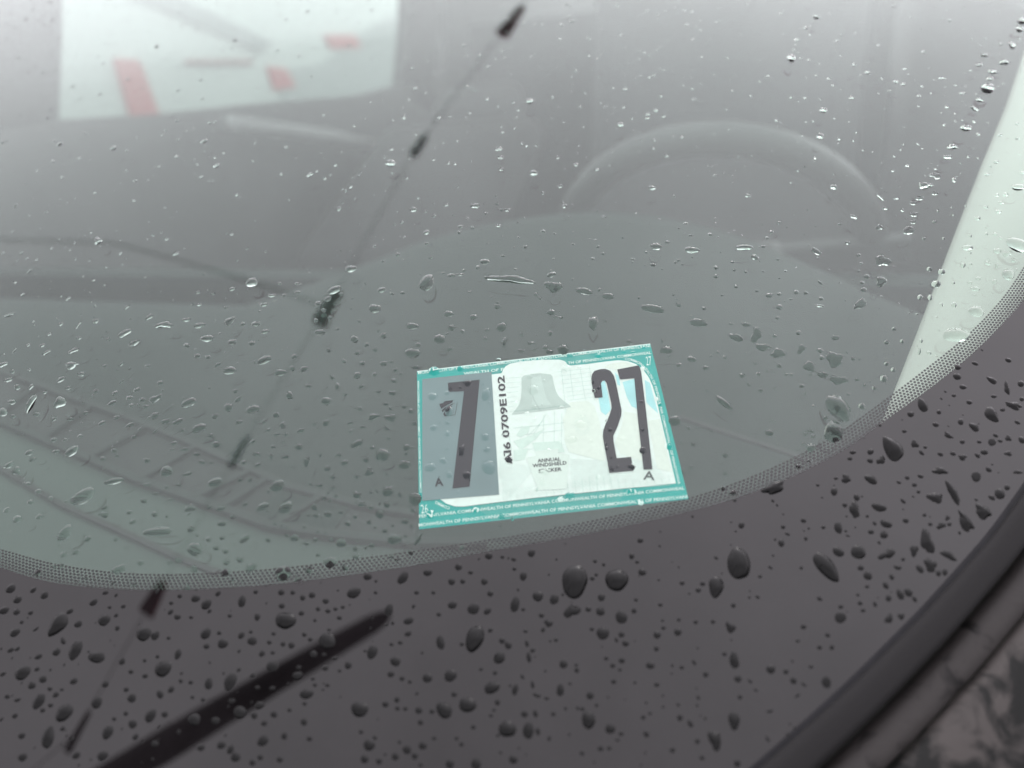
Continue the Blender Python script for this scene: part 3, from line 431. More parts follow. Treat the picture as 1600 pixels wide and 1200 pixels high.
def drop_mesh(d, V, Fc, rings):
    n = len(d.pts); base = len(V); cx, cy_ = d.c
    flat = 'f' in d.fl
    phi = math.radians(24 if flat else rng.uniform(0.9, 1.1) * ((36 if d.on_frit else (40 if d.on_stk else 27)) + 18 * min(1.0, d.rm / 0.0026)))
    R0 = d.r * 0.5 + d.rm * 0.5
    Rc = R0 / math.sin(phi); Hc = Rc * (1 - math.cos(phi))
    lean = -0.10 * d.rm if d.rm > 0.0008 else 0.0      # weight of the water sits down the slope
    for k, fr in enumerate(rings):
        if flat: h = Hc * 0.8 * (1 - fr ** 5)
        else: h = math.sqrt(max(Rc * Rc - (R0 * fr) ** 2, 0)) - Rc * math.cos(phi)
        for p in d.pts:
            u = cx + (p[0] - cx) * fr; v = cy_ + (p[1] - cy_) * fr + lean * (1 - fr * fr)
            V.append(G(u, v, H_OUT + max(h, 0)))
    hc = Hc * 0.8 if flat else Hc
    V.append(G(cx, cy_ + lean, H_OUT + hc)); c = len(V) - 1
    for k in range(len(rings) - 1):
        for i in range(n):
            j = (i + 1) % n
            Fc.append((base + k * n + i, base + k * n + j, base + (k + 1) * n + j, base + (k + 1) * n + i))
    kk = len(rings) - 1
    for i in range(n): Fc.append((base + kk * n + i, base + kk * n + (i + 1) % n, c))
    if not (d.on_frit or d.on_stk):               # over clear glass the wet underside is a face of its own
        b0 = len(V)
        for p in d.pts: V.append(G(p[0], p[1], H_OUT + 0.00001))
        Fc.append(tuple(range(b0 + n - 1, b0 - 1, -1)))

# ------------------------------------------------------------------ outer glass face: one sheet, open under every drop
pts2 = []; faces_in = []
us = np.arange(-1.3, 0.52, 0.02); vs2 = np.arange(-0.26, 0.78, 0.02)
fine = []
for u in us:
    for v in vs2: fine.append((u, v))
pts2 = [Vector(p) for p in fine]
for d in drops:
    b0 = len(pts2)
    pts2 += [Vector(p) for p in d.pts]; faces_in.append(list(range(b0, b0 + len(d.pts))))
b0 = len(pts2); pts2 += [Vector(p) for p in c_lo]
cedges = [(b0 + i, b0 + i + 1) for i in range(len(c_lo) - 1)]
en = np.gradient(c_ed, axis=0); en = np.column_stack([en[:, 1], -en[:, 0]]); en /= np.linalg.norm(en, axis=1)[:, None]
cut = c_ed + en * 0.003
b0 = len(pts2); pts2 += [Vector(p) for p in cut]; cedges += [(b0 + i, b0 + i + 1) for i in range(len(cut) - 1)]
vo, eo, fo, ov, oe, of = delaunay_2d_cdt(pts2, cedges, faces_in, 0, 1e-7)
def in_poly_np(P, poly):
    x, y = P[:, 0], P[:, 1]; c = np.zeros(len(P), bool); n = len(poly)
    for i in range(n):
        (x1, y1), (x2, y2) = poly[i], poly[(i + 1) % n]
        if y1 == y2: continue
        c ^= ((y1 > y) != (y2 > y)) & (x < (x2 - x1) * (y - y1) / (y2 - y1) + x1)
    return c
def near_glass_np(P):
    return in_poly_np(P, [tuple(p) for p in cut] + [(0.9, 1.0), (-1.5, 1.0)])
vxy = np.array([(p.x, p.y) for p in vo]); cen = np.array([vxy[list(f)].mean(axis=0) for f in fo])
ok = near_glass_np(cen); infr = in_poly_np(cen, frit_poly) & (cen[:, 1] < 0.25)
keep = [tuple(f) for f, k in zip(fo, ok) if k]
slots = [2 if fr_ else (1 if orig else 0) for orig, k, fr_ in zip(of, ok, infr) if k]
outer = mesh_obj('outer_glass_face', [G(p.x, p.y, H_OUT) for p in vo], keep, M_OUT, windshield, smooth=True)
outer.data.materials.append(M_WET); outer.data.materials.append(M_OUTB)
outer.data.polygons.foreach_set('material_index', slots)
outer.data.normals_split_custom_set_from_vertices([tuple(GN(p.x, p.y)) for p in vo])
V = []; Fc = []; nv_ = len(vs2)
okg = in_poly_np(np.array([(u + 0.01, v + 0.01) for u in us[:-1] for v in vs2[:-1]]), [tuple(p) for p in c_ed - en * 0.016] + [(0.9, 1.0), (-1.5, 1.0)])
for u in us:
    for v in vs2: V.append(G(u, v, 0.0))
for i in range(len(us) - 1):
    for j in range(nv_ - 1):
        if okg[i * (nv_ - 1) + j]: Fc.append((i * nv_ + j, (i + 1) * nv_ + j, (i + 1) * nv_ + j + 1, i * nv_ + j + 1))
inner = mesh_obj('inner_glass_face', V, Fc, M_IN, windshield, smooth=True)
inner.data.normals_split_custom_set_from_vertices([tuple(GN(u, v)) for u in us for v in vs2])

# ------------------------------------------------------------------ moulding and cowl along the glass edge
en = np.gradient(c_ed, axis=0); en = np.column_stack([en[:, 1], -en[:, 0]]); en /= np.linalg.norm(en, axis=1)[:, None]
def edge_strip(name, prof, mat, parent):       # prof: list of (outward offset, height above inner face)
    V = []; Fc = []; n = len(c_ed); k = len(prof)
    for (o_, h_) in prof:
        for p, e in zip(c_ed, en):
            qq = p + e * o_; V.append(G(qq[0], qq[1], h_))
    for a in range(k - 1):
        for i in range(n - 1): Fc.append((a * n + i, (a + 1) * n + i, (a + 1) * n + i + 1, a * n + i + 1))
    return mesh_obj(name, V, Fc, mat, parent, smooth=True)
def grime_mat(name, dark, light, scale, thr, rough):
    mt = bpy.data.materials.new(name); mt.use_nodes = True; n = mt.node_tree; b = n.nodes['Principled BSDF']
    tc = n.nodes.new('ShaderNodeTexCoord'); nz = n.nodes.new('ShaderNodeTexNoise'); nz.inputs['Scale'].default_value = scale; nz.inputs['Detail'].default_value = 7; nz.inputs['Roughness'].default_value = 0.55; nz.inputs['Distortion'].default_value = 0.6
    cr = n.nodes.new('ShaderNodeValToRGB'); cr.color_ramp.elements[0].position = thr - 0.06; cr.color_ramp.elements[1].position = thr + 0.06
    cr.color_ramp.elements[0].color = (*dark, 1); cr.color_ramp.elements[1].color = (*light, 1)
    n.links.new(tc.outputs['Object'], nz.inputs['Vector']); n.links.new(nz.outputs['Fac'], cr.inputs[0]); n.links.new(cr.outputs[0], b.inputs['Base Color'])
    b.inputs['Roughness'].default_value = rough; b.inputs['Specular IOR Level'].default_value = 0.25
    bp = n.nodes.new('ShaderNodeBump'); bp.inputs['Strength'].default_value = 0.5; bp.inputs['Distance'].default_value = 0.0008
    n.links.new(nz.outputs['Fac'], bp.inputs['Height']); n.links.new(bp.outputs[0], b.inputs['Normal'])
    return mt
M_LIP = grime_mat('weathered_lip', (0.006, 0.0055, 0.0055), (0.032, 0.029, 0.028), 120, 0.40, 0.6)
M_COWL = grime_mat('weathered_cowl', (0.006, 0.0065, 0.006), (0.060, 0.054, 0.051), 75, 0.50, 0.6)
M_SEALANT = pmat('sealant', (0.010, 0.010, 0.012), 0.6, spec=0.2, noise=(200, 0.5))
mould = edge_strip('moulding', [(-0.0002, 0.0034), (0.0, 0.0040), (0.0004, 0.0044), (0.0022, 0.0046), (0.0054, 0.0044), (0.0066, 0.0038), (0.0071, 0.0015), (0.0072, -0.003)], M_MOULD, car)
edge_strip('sealant_bead', [(-0.0016, H_OUT + 0.00002), (-0.0013, H_OUT + 0.0001), (-0.0006, H_OUT + 0.00015), (-0.0003, H_OUT + 0.0001)], M_SEALANT, mould)
lip = edge_strip('cowl_lip', [(0.0072, -0.0045), (0.0084, -0.0010), (0.0100, 0.0008), (0.0132, 0.0014), (0.0156, 0.0006), (0.0162, -0.0018)], M_LIP, car)
edge_strip('cowl_panel', [(0.0160, -0.004), (0.0170, -0.0006), (0.0190, 0.0006), (0.024, 0.0002), (0.036, -0.003), (0.07, -0.015), (0.14, -0.05)], M_COWL, car)

# ------------------------------------------------------------------ hood in front of the cowl (outside the frame, mirrored in the drops)
V = []; Fc = []
nx, ny = 14, 10
for i in range(nx + 1):
    for j in range(ny + 1):
        X = -1.35 + 1.75 * i / nx; Y = -0.33 - 0.95 * j / ny
        xx = (X + 0.48) / 0.88
        V.append(CF(X, Y, -0.13 - 0.10 * (j / ny) ** 1.5 - 0.03 * xx * xx))
for i in range(nx):
    for j in range(ny): Fc.append((i * (ny + 1) + j, (i + 1) * (ny + 1) + j, (i + 1) * (ny + 1) + j + 1, i * (ny + 1) + j + 1))
mesh_obj('hood', V, Fc, M_PAINT, car, smooth=True)

# ------------------------------------------------------------------ interior: A-pillar trim
PE = [(1660, -120), (1630, -20), (1600, 75), (1570, 165), (1530, 262), (1490, 365), (1450, 470), (1415, 560), (1385, 637), (1358, 705), (1330, 780), (1300, 860)]
V = []; Fc = []; cols = 8
def glass_dist(x, y):
    u_, v_ = uv(x, y); return np.linalg.norm(G(u_, v_) - CAM)
for (x, y) in PE:
    row = []
    for k in range(cols):
        t = k / (cols - 1)
        xx = x + 10 + 330 * t; yy = y + 40 * t
        gd = glass_dist(xx, yy)
        row.append(at_dist(xx, yy, gd + 0.030 * (1 - t) ** 1.3 + 0.010))
    # rounded back edge
    e0 = at_dist(x + 2, y, glass_dist(x, y) + 0.052); e1 = at_dist(x + 30, y + 10, glass_dist(x, y) + 0.09)
    V += [e1, e0] + row
cc = cols + 2
for i in range(len(PE) - 1):
    for k in range(cc - 1): Fc.append((i * cc + k, i * cc + k + 1, (i + 1) * cc + k + 1, (i + 1) * cc + k))
mesh_obj('pillar_trim', V, Fc, M_PILLAR, car, smooth=True)

# ------------------------------------------------------------------ interior: dashboard (height field in car coordinates)
ZD = -0.075
def dash_z(X, Y):
    z = ZD - 0.015 * max(0, 0.18 - Y) / 0.2 + 0.012 * math.sin(min(1, max(0, (Y - 0.05) / 0.5)) * math.pi)
    hx = (X + 0.10) / 0.27                               # instrument hood in front of the wheel
    hump = (1 - hx * hx) ** 1.5 if abs(hx) < 1 else 0.0
    z += 0.030 * hump * max(0, min(1, (Y - 0.15) / 0.20)) ** 1.3
    e = max(0, Y - (0.16 + 0.17 * hump)) / 0.16          # pad falls away towards the cabin
    z -= 0.036 * e * e
    return z
V = []; Fc = []; nx, ny = 260, 130
for i in range(nx + 1):
    for j in range(ny + 1):
        X = -1.28 + 1.52 * i / nx; Y = -0.30 + 0.84 * j / ny
        V.append(CF(X, Y, dash_z(X, Y)))
for i in range(nx):
    for j in range(ny): Fc.append((i * (ny + 1) + j, (i + 1) * (ny + 1) + j, (i + 1) * (ny + 1) + j + 1, i * (ny + 1) + j + 1))
dash = mesh_obj('dashboard', V, Fc, M_DASH, car, smooth=True)
zt = ZD + 0.006
def dpt(x, y, dz=0.0):                                   # pixel -> just above the dash skin
    z = ZD
    for _ in range(6):
        p = on_z(x, y, z + 0.0005 + dz); c = to_car(p); z = dash_z(c[0], c[1])
    return p
def dstrip(name, pts, wid, mat, hgt=0.002, parent=dash):
    pts = [np.array(p) for p in pts]; V = []; Fc = []
    for i, p in enumerate(pts):
        t = pts[min(i + 1, len(pts) - 1)] - pts[max(i - 1, 0)]; t /= np.linalg.norm(t); s = np.cross(t, [0, 0, 1]); s /= np.linalg.norm(s)
        V += [p - s * wid / 2 - np.array([0, 0, .004]), p - s * wid / 2 + np.array([0, 0, hgt]), p + s * wid / 2 + np.array([0, 0, hgt]), p + s * wid / 2 - np.array([0, 0, .004])]
    for i in range(len(pts) - 1):
        for k in range(3): Fc.append((4 * i + k, 4 * i + k + 1, 4 * i + 4 + k + 1, 4 * i + 4 + k))
    Fc.append((0, 1, 2, 3)); n = 4 * (len(pts) - 1); Fc.append((n + 3, n + 2, n + 1, n))
    return mesh_obj(name, V, Fc, mat, parent)
LOW = [(-120, 600), (-40, 640), (13, 664), (65, 686), (139, 718), (217, 752), (303, 781), (380, 808), (428, 824), (515, 837), (645, 849), (760, 850)]
HIGH = [(-120, 530), (-40, 566), (21, 588), (100, 618), (190, 650), (290, 690), (380, 730), (450, 762), (560, 790), (650, 806)]
grille = slab('defroster_slot', [dpt(x, y, 0.0) for x, y in LOW[:-1]] + [dpt(x, y, 0.0) for x, y in HIGH[::-1]], (0, 0, -0.002), M_VENT, dash)
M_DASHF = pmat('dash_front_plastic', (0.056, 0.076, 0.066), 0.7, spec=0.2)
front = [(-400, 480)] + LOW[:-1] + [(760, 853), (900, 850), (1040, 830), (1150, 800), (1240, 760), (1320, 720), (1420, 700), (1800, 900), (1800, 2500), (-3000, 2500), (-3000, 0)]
def project(P):                                          # world -> photo pixels
    c = (np.array(P) - CAM) @ axes
    return np.column_stack([800 + F_PX * c[:, 0] / c[:, 2], 600 + F_PX * c[:, 1] / c[:, 2]]), c[:, 2]
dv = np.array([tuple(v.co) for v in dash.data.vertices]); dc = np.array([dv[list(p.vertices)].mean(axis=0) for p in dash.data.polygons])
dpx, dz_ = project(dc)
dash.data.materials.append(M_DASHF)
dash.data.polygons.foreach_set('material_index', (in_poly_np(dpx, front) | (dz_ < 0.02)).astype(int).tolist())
dstrip('grille_edge', [dpt(x, y, 0.001) for x, y in LOW], 0.0045, M_DASH2)
dstrip('grille_edge', [dpt(x, y, 0.001) for x, y in HIGH], 0.004, M_DASH2)
for (a, b) in (((-8, 655), (60, 603)), ((69, 687), (146, 634)), ((139, 718), (232, 667)), ((219, 752), (310, 698)), ((303, 781), (395, 736)), ((428, 824), (505, 776)), ((345, 797), (420, 748))):
    dstrip('grille_rib', [dpt(*a, 0.001), dpt(*b, 0.001)], 0.004, M_DASH2)
slab('grille_blank', [dpt(395, 812, 0.001), dpt(515, 838, 0.001), dpt(548, 790, 0.001), dpt(440, 757, 0.001)], (0, 0, -0.0015), M_DASH, dash)
dstrip('dash_seam', [dpt(x, y, 0.001) for x, y in ((-60, 700), (22, 744), (97, 789), (173, 822), (230, 848), (282, 872), (340, 893))], 0.003, M_VENT, 0.0004)
dstrip('dash_seam', [dpt(x, y) for x, y in ((1060, 650), (1150, 680), (1230, 706), (1300, 735))], 0.003, M_VENT, 0.0004)
# small white dome for a bright glint, the highlight put into its colour
sp = dpt(580, 322); bm = bmesh.new(); bmesh.ops.create_uvsphere(bm, u_segments=16, v_segments=8, radius=0.007)
for v_ in bm.verts: v_.co = Vector((v_.co.x + sp[0], v_.co.y + sp[1], v_.co.z * 0.6 + sp[2] + 0.001))
bm_obj('dash_glint', bm, M_GLINT, dash, smooth=True)

# ------------------------------------------------------------------ steering wheel
wheel = empty('steering_wheel'); wheel.parent = car
wc = at_dist(1112, 404, 0.80)
wn = CR @ np.array([0.0, math.cos(math.radians(28)), math.sin(math.radians(28))]); wn /= np.linalg.norm(wn)   # faces the driver
wx = CR @ np.array([1.0, 0, 0]); wy = np.cross(wn, wx)
if wy[2] < 0: wy = -wy
RW = 0.15
V = []; Fc = []; NM, Nm = 64, 14
for i in range(NM):
    a = 2 * math.pi * i / NM; rd = wx * math.cos(a) + wy * math.sin(a)
    for k in range(Nm):
        b = 2 * math.pi * k / Nm; V.append(wc + rd * (RW + 0.015 * math.cos(b)) + wn * 0.015 * math.sin(b))
for i in range(NM):
    for k in range(Nm):
        Fc.append((i * Nm + k, ((i + 1) % NM) * Nm + k, ((i + 1) % NM) * Nm + (k + 1) % Nm, i * Nm + (k + 1) % Nm))
mesh_obj('rim', V, Fc, M_WHEEL, wheel, smooth=True)
bevel_box('hub', wc - wn * 0.015 - wy * 0.03, wx * 0.075, wy * 0.06, wn * 0.022, M_WHEEL, wheel, 0.018)
for a in (0.12, math.pi - 0.12, -math.pi / 2):
    d = wx * math.cos(a) + wy * math.sin(a); s = np.cross(wn, d)
    bevel_box('spoke', wc + d * 0.12 - wn * 0.008, d * 0.062, s * 0.018, wn * 0.007, M_WHEEL, wheel, 0.005)
tube('steering_column', [wc - wn * 0.02, wc - wn * 0.22], 0.035, M_DASH, wheel)

# ------------------------------------------------------------------ seats
def seat(X, tl):
    s = empty('front_seat'); s.parent = car
    o = lambda x, y, z: CF(X + x, y, z)
    xx = CR @ np.array([1, 0, 0]); yy = CR @ np.array([0, 1, 0]); zz = np.array([0, 0, 1.])
    bevel_box('cushion', o(0, 1.0, -0.50), xx * 0.25, yy * 0.26, zz * 0.08, M_SEAT, s, 0.05)
    bk = zz * math.cos(tl) + yy * math.sin(tl); bn = yy * math.cos(tl) - zz * math.sin(tl)
    bevel_box('backrest', CF(X, 1.26, -0.42) + bk * 0.31, xx * 0.25, bk * 0.31, bn * 0.055, M_SEAT, s, 0.05)
    bevel_box('headrest', CF(X, 1.26, -0.42) + bk * 0.74, xx * 0.13, bk * 0.085, bn * 0.05, M_SEAT, s, 0.04)
    for sg in (-1, 1): tube('headrest_post', [CF(X + sg * 0.06, 1.26, -0.42) + bk * 0.6, CF(X + sg * 0.06, 1.26, -0.42) + bk * 0.68], 0.006, M_DASH2, s)
    return s
seat(-0.10, 0.35); seat(-0.86, 1.2)

# ------------------------------------------------------------------ cabin shell
XS = -1.27                                             # passenger side
def cs(x, y): return on_car_plane(x, y, 0, XS)
win = [cs(98, -60), cs(97, 60), cs(92, 187), cs(250, 178), cs(400, 162), cs(560, 150), cs(632, 132), cs(640, 40), cs(642, -60)]
y0, y1 = win[0][1], win[-1][1]
T = lambda p: CR @ np.array(p)
off = CR @ np.array([-0.05, 0, 0])
slab('door_panel', [T(p) for p in [win[1], win[2], win[3], win[4], win[5], win[6], win[7]]][1:-1] + [T((XS, win[6][1] + 1.2, win[6][2])), T((XS, win[6][1] + 1.2, -0.9)), T((XS, -0.6, -0.9)), T((XS, -0.6, win[2][2])), ], off, M_DOORC, car)
slab('door_post', [T(win[0]), T(win[1]), T(win[2]), T((XS, win[2][1] - 0.12, win[2][2])), T((XS, win[0][1] - 0.25, win[0][2]))], off, M_CABIN, car)
slab('rear_post', [T(win[6]), T(win[7]), T(win[8]), T(cs(690, -60)), T(cs(688, 40)), T(cs(676, 140))], off, M_CABIN, car)
slab('quarter_panel', [T(cs(704, -60)), T(cs(704, 60)), T(cs(690, 150)), T((XS, 6.2, -0.4)), T((XS, 6.2, 0.4))], off, M_CABIN, car)
slab('quarter_panel', [T(cs(676, 140)), T(cs(690, 150)), T((XS, 6.2, -0.4)), T((XS, 6.2, -0.9)), T((XS, win[6][1] + 1.2, -0.9)), T((XS, win[6][1] , win[6][2]-0.02))], off, M_CABIN, car)
mesh_obj('side_window', [T(p) + off * 0.5 for p in win], [tuple(range(len(win)))], M_SIDE, car)
# added pale tube along the sill: a highlight painted by its colour
dl = [on_car_plane(x, y, 0, XS + 0.10) for x, y in ((360, 190), (440, 202), (520, 213), (620, 234))]
tube('sill_highlight', [T(p) for p in dl], 0.016, pmat('sill_highlight_pale', (0.42, 0.43, 0.43), 0.45), car)
XD = 0.36
slab('driver_door', [CF(XD, 0.25, -0.9), CF(XD, 3.6, -0.9), CF(XD, 3.6, 0.02), CF(XD, 0.25, 0.02)], CR @ np.array([0.05, 0, 0]), M_CABIN, car)
slab('driver_rear_post', [CF(XD, 1.45, 0.02), CF(XD, 1.6, 0.02), CF(XD, 1.6, 0.55), CF(XD, 1.4, 0.55)], CR @ np.array([0.05, 0, 0]), M_CABIN, car)
slab('roof', [CF(-1.32, 1.0, 0.50), CF(0.36, 1.0, 0.50), CF(0.36, 3.7, 0.50), CF(-1.32, 3.7, 0.50)], (0, 0, 0.04), M_CABIN, car)
slab('floor_pan', [CF(-1.3, -0.3, -0.82), CF(0.4, -0.3, -0.82), CF(0.4, 3.7, -0.82), CF(-1.3, 3.7, -0.82)], (0, 0, -0.04), M_FLOORM, car)
slab('firewall', [CF(-1.3, -0.30, -0.82), CF(0.4, -0.30, -0.82), CF(0.25, -0.30, -0.13), CF(-1.3, -0.30, -0.13)], CR @ np.array([0, -0.03, 0]), M_FLOORM, car)
slab('dash_fascia', [CF(-1.28, 0.53, -0.45), CF(0.24, 0.53, -0.45), CF(0.24, 0.53, -0.14), CF(-1.28, 0.53, -0.14)], CR @ np.array([0, -0.03, 0]), M_DASH, car)
YB = 3.4
slab('rear_bench', [CF(-1.2, 2.7, -0.82), CF(0.3, 2.7, -0.82), CF(0.3, 2.75, 0.06), CF(-1.2, 2.75, 0.06)], CR @ np.array([0, 0.2, 0]), M_SEAT, car)
bw = [on_car_plane(x, y, 1, YB) for x, y in ((1010, -70), (1018, 110), (1392, 112), (1400, -70))]
slab('tailgate', [T(bw[1]), T(bw[2]), CF(0.4, YB, -0.2), CF(0.4, YB, -0.9), CF(-1.3, YB, -0.9), CF(-1.3, YB, -0.1)], CR @ np.array([0, 0.05, 0]), M_CABIN, car)

# ------------------------------------------------------------------ outside: a white van parked beside the passenger window
van = empty('parked_van'); tag(van, 'white van with red stripes and lamps seen through the far side window', 'van')
XV = -3.6
def vp(x, y): return on_car_plane(x, y, 0, XV)
bl = vp(96, 68); br_ = vp(760, 84)
yl, yr = bl[1] - 1.6, br_[1]
ztop = 0.40
slab('body', [T((XV, yl, -0.75)), T((XV, yr, -0.75)), T((XV, yr, 0.55)), T((XV, yr - 0.5, 1.0)), T((XV, yl + 0.9, 1.05)), T((XV, yl + 0.3, 0.35)), T((XV, yl, 0.15))], CR @ np.array([-1.7, 0, 0]), M_WHITEP, van)
po = CR @ np.array([0.02, 0, 0])
slab('red_stripe', [T(vp(*p)) for p in ((175, 92), (214, 95), (250, 190), (205, 192))], po, M_RED, van)
slab('tail_lamp', [T(vp(*p)) for p in ((415, 104), (444, 108), (460, 136), (427, 141))], po, M_RED, van)
slab('tail_lamp', [T(vp(*p)) for p in ((504, 55), (552, 55), (562, 75), (516, 76))], po, M_RED, van)
slab('trim_strip', [T(vp(*p)) for p in ((288, 94), (392, 94), (392, 100), (288, 100))], po, pmat('trim_pink', (0.45, 0.22, 0.22), 0.5), van)
slab('grey_panel', [T(vp(*p)) for p in ((430, 110), (500, 100), (610, 20), (640, 60), (640, 170), (440, 165))], po * 0.5, pmat('van_grey', (0.5, 0.52, 0.52), 0.5), van)
slab('window', [T(vp(*p)) for p in ((196, -10), (262, -10), (424, 66), (405, 82))], po, pmat('van_rail', (0.35, 0.37, 0.37), 0.4), van)
for yy in (yl + 0.7, yr - 0.7):
    tube('wheel', [T((XV - 0.1, yy, -0.68)), T((XV - 0.32, yy, -0.68))], 0.32, M_TYRE, van, 24)

# ------------------------------------------------------------------ overhead: pennant string and lamp post arm, seen mirrored in the glass
def refl(x, y, z):                                       # world point at height z that the glass mirrors at this pixel
    u_, v_ = uv(x, y, H_OUT); P = G(u_, v_, H_OUT); n_ = GN(u_, v_); d = wray(x, y); d = d - 2 * np.dot(d, n_) * n_
    return P + d * ((z - P[2]) / d[2])
ZS = 2.9
knots = [(800, 30), (655, 225), (512, 480), (372, 705), (240, 935), (120, 1145)]
kp = [refl(x, y, ZS) for x, y in knots]
ends = [kp[-1] + (kp[-1] - kp[0]) * 0.5, kp[0] + (kp[0] - kp[-1]) * 1.2]
post_arm = [refl(605, 962, 3.1), refl(200, 1200, 3.1)]
adir = (post_arm[1] - post_arm[0]); adir /= np.linalg.norm(adir)
pbase = post_arm[0] + adir * 3.6
lamp = empty('lamp_post'); tag(lamp, 'black lamp post arm mirrored as a dark bar at the lower left', 'lamp post')
tube('arm', [post_arm[0] - adir * 0.02, post_arm[0], post_arm[0] + adir * 0.03, post_arm[0] + adir * 0.08, post_arm[0] + adir * 0.3, post_arm[0] + adir * 1.2, pbase], 0.06, M_POLE, lamp, 14, rads=[0.006, 0.024, 0.036, 0.045, 0.053, 0.080, 0.10])
tube('post', [pbase + np.array([0, 0, 0.1]), np.array([pbase[0], pbase[1], -1.0])], 0.10, M_POLE, lamp, 14)
string = empty('pennant_string'); tag(string, 'thin cord with dark red pennants mirrored diagonally across the windshield', 'pennant string')
tube('cord', [np.array([pbase[0], pbase[1], 2.9])] + kp[::-1] + [ends[1], ends[1] + np.array([0.6, 1.2, -0.1])], 0.0026, M_ROPE, string, 8)
tube('side_cord', [kp[2], refl(345, 425, ZS), refl(180, 380, ZS), refl(20, 375, ZS), refl(-200, 360, ZS)], 0.0045, M_ROPE, string, 8)
along = (kp[0] - kp[-1]); along /= np.linalg.norm(along)
side = np.cross(along, [0, 0, 1])
for i, (ln, wd, mt) in ((0, (0.10, 0.034, M_FLAG)), (1, (0.06, 0.022, M_TIE)), (2, (0.095, 0.042, M_FLAG)), (3, (0.08, 0.014, M_TIE)), (4, (0.08, 0.042, M_FLAG)), (5, (0.10, 0.018, M_POLE))):
    c = kp[i]
    slab('pennant', [c - along * ln - side * wd, c - along * ln + side * wd, c + along * ln + side * wd * 0.55, c + along * ln - side * wd * 0.55], (0, 0, 0.02), mt, string)

# ------------------------------------------------------------------ the sticker on the inside of the glass
stk = empty('inspection_sticker')
tag(stk, 'teal bordered inspection sticker with large 7 and 27 inside the windshield', 'sticker')
LAYER = [0.0002]
def ink(name, polys, mat, layer, parent=stk, tris=None):    # polygons given in photo pixels
    V = []; Fc = []; h = 0.00018 + 0.00004 * layer
    bm = bmesh.new()
    for poly in polys:
        bv = [bm.verts.new(tuple(G(*uv(x, y), h))) for x, y in poly]
        bm.faces.new(bv)
    bmesh.ops.triangulate(bm, faces=bm.faces[:])
    return bm_obj(name, bm, mat, parent, recalc=False)
Z1 = lambda L: [(630 + x / 3.478, 520 + y / 3.478) for x, y in L]
ZA = lambda L: [(640 + x / 10, 560 + y / 10) for x, y in L]
ZB = lambda L: [(640 + x / 7.5, 680 + y / 7.5) for x, y in L]
ZC = lambda L: [(780 + x / 8.57, 540 + y / 8.57) for x, y in L]
ZK = lambda L: [(780 + x / 7.5, 660 + y / 7.5) for x, y in L]
S = lambda nm, c, r=0.6, nz=None: pmat(nm, c, r, noise=nz, spec=0.0)
M_TEAL = S('sticker_teal', (0.03, 0.40, 0.375), nz=(220, 0.12)); M_PAPER = S('sticker_white', (0.95, 0.89, 0.88), nz=(600, 0.12)); M_INK = S('sticker_black', (0.045, 0.042, 0.05))
M_TXT = S('sticker_lettering', (0.86, 0.93, 0.92)); M_FOIL = S('month_foil', (0.225, 0.275, 0.295), nz=(90, 0.15)); M_BELL = S('bell_grey', (0.60, 0.62, 0.60), nz=(300, 0.12))
M_GLINE = S('fine_print_lines', (0.60, 0.68, 0.64)); M_BLUE = S('pale_blue', (0.50, 0.78, 0.84), nz=(150, 0.2)); M_CREAM = S('pale_cream', (0.87, 0.835, 0.79), nz=(700, 0.10)); M_KEY = S('keystone_pale', (0.84, 0.83, 0.80), nz=(700, 0.06)); M_DKLINE = S('print_grey', (0.22, 0.26, 0.26))
ink('border', [STK_PX], M_TEAL, 0)
ink('border_edge', [[(651.6, 580.4), (1015.9, 537.3), (1016.2, 538.6), (651.6, 581.9)]], M_TXT, 1)
panel = Z1([(110, 262), (483, 228), (535, 222), (542, 205), (556, 185), (580, 170), (640, 158), (760, 148), (850, 148), (878, 156), (895, 176), (910, 180), (1000, 172), (1100, 158), (1170, 151), (1220, 156), (1265, 172), (1305, 203), (1335, 245), (1355, 290), (1372, 345), (1400, 470), (1440, 640), (1482, 820), (1100, 858), (700, 900), (420, 934), (330, 946), (280, 945), (235, 930), (200, 905), (110, 900)])
ink('centre_panel', [panel], M_PAPER, 1)
ink('cream_field', [Z1([(905, 380), (1000, 372), (1040, 400), (1065, 480), (1085, 560), (1100, 690), (1090, 700), (900, 650), (880, 600), (870, 470)]), Z1([(1200, 430), (1270, 440), (1290, 600), (1300, 700), (1180, 660), (1150, 600), (1190, 500)]), Z1([(1120, 172), (1200, 158), (1260, 178), (1240, 195), (1160, 205), (1090, 190)]), Z1([(1330, 480), (1395, 470), (1460, 760), (1380, 740)])], M_CREAM, 2)
ink('blue_sky_patch', [Z1([(1060, 350), (1075, 270), (1095, 262), (1112, 330), (1128, 420), (1100, 450), (1075, 430)]), Z1([(1192, 270), (1268, 250), (1280, 420), (1240, 400), (1215, 350)]), Z1([(1312, 258), (1340, 275), (1385, 440), (1340, 400), (1322, 380)]), Z1([(1150, 215), (1172, 240), (1180, 290), (1165, 285)])], M_BLUE, 2)
bell = ink('bell', [ZC([(300, 440), (330, 410), (400, 395), (450, 385), (540, 380), (620, 385), (690, 395), (712, 420), (730, 520), (760, 620), (800, 690), (860, 745), (930, 795), (965, 830), (165, 930), (230, 850), (270, 790), (295, 700), (302, 600)])], M_BELL, 3)
def line_poly(a, b, wd):
    (x0, y0_), (x1, y1_) = a, b; dx, dy = x1 - x0, y1_ - y0_; L = math.hypot(dx, dy) + 1e-9; nx_, ny_ = -dy / L * wd / 2, dx / L * wd / 2
    return [(x0 + nx_, y0_ + ny_), (x1 + nx_, y1_ + ny_), (x1 - nx_, y1_ - ny_), (x0 - nx_, y0_ - ny_)]
def polyline(pts, wd): return [line_poly(a, b, wd) for a, b in zip(pts[:-1], pts[1:])]
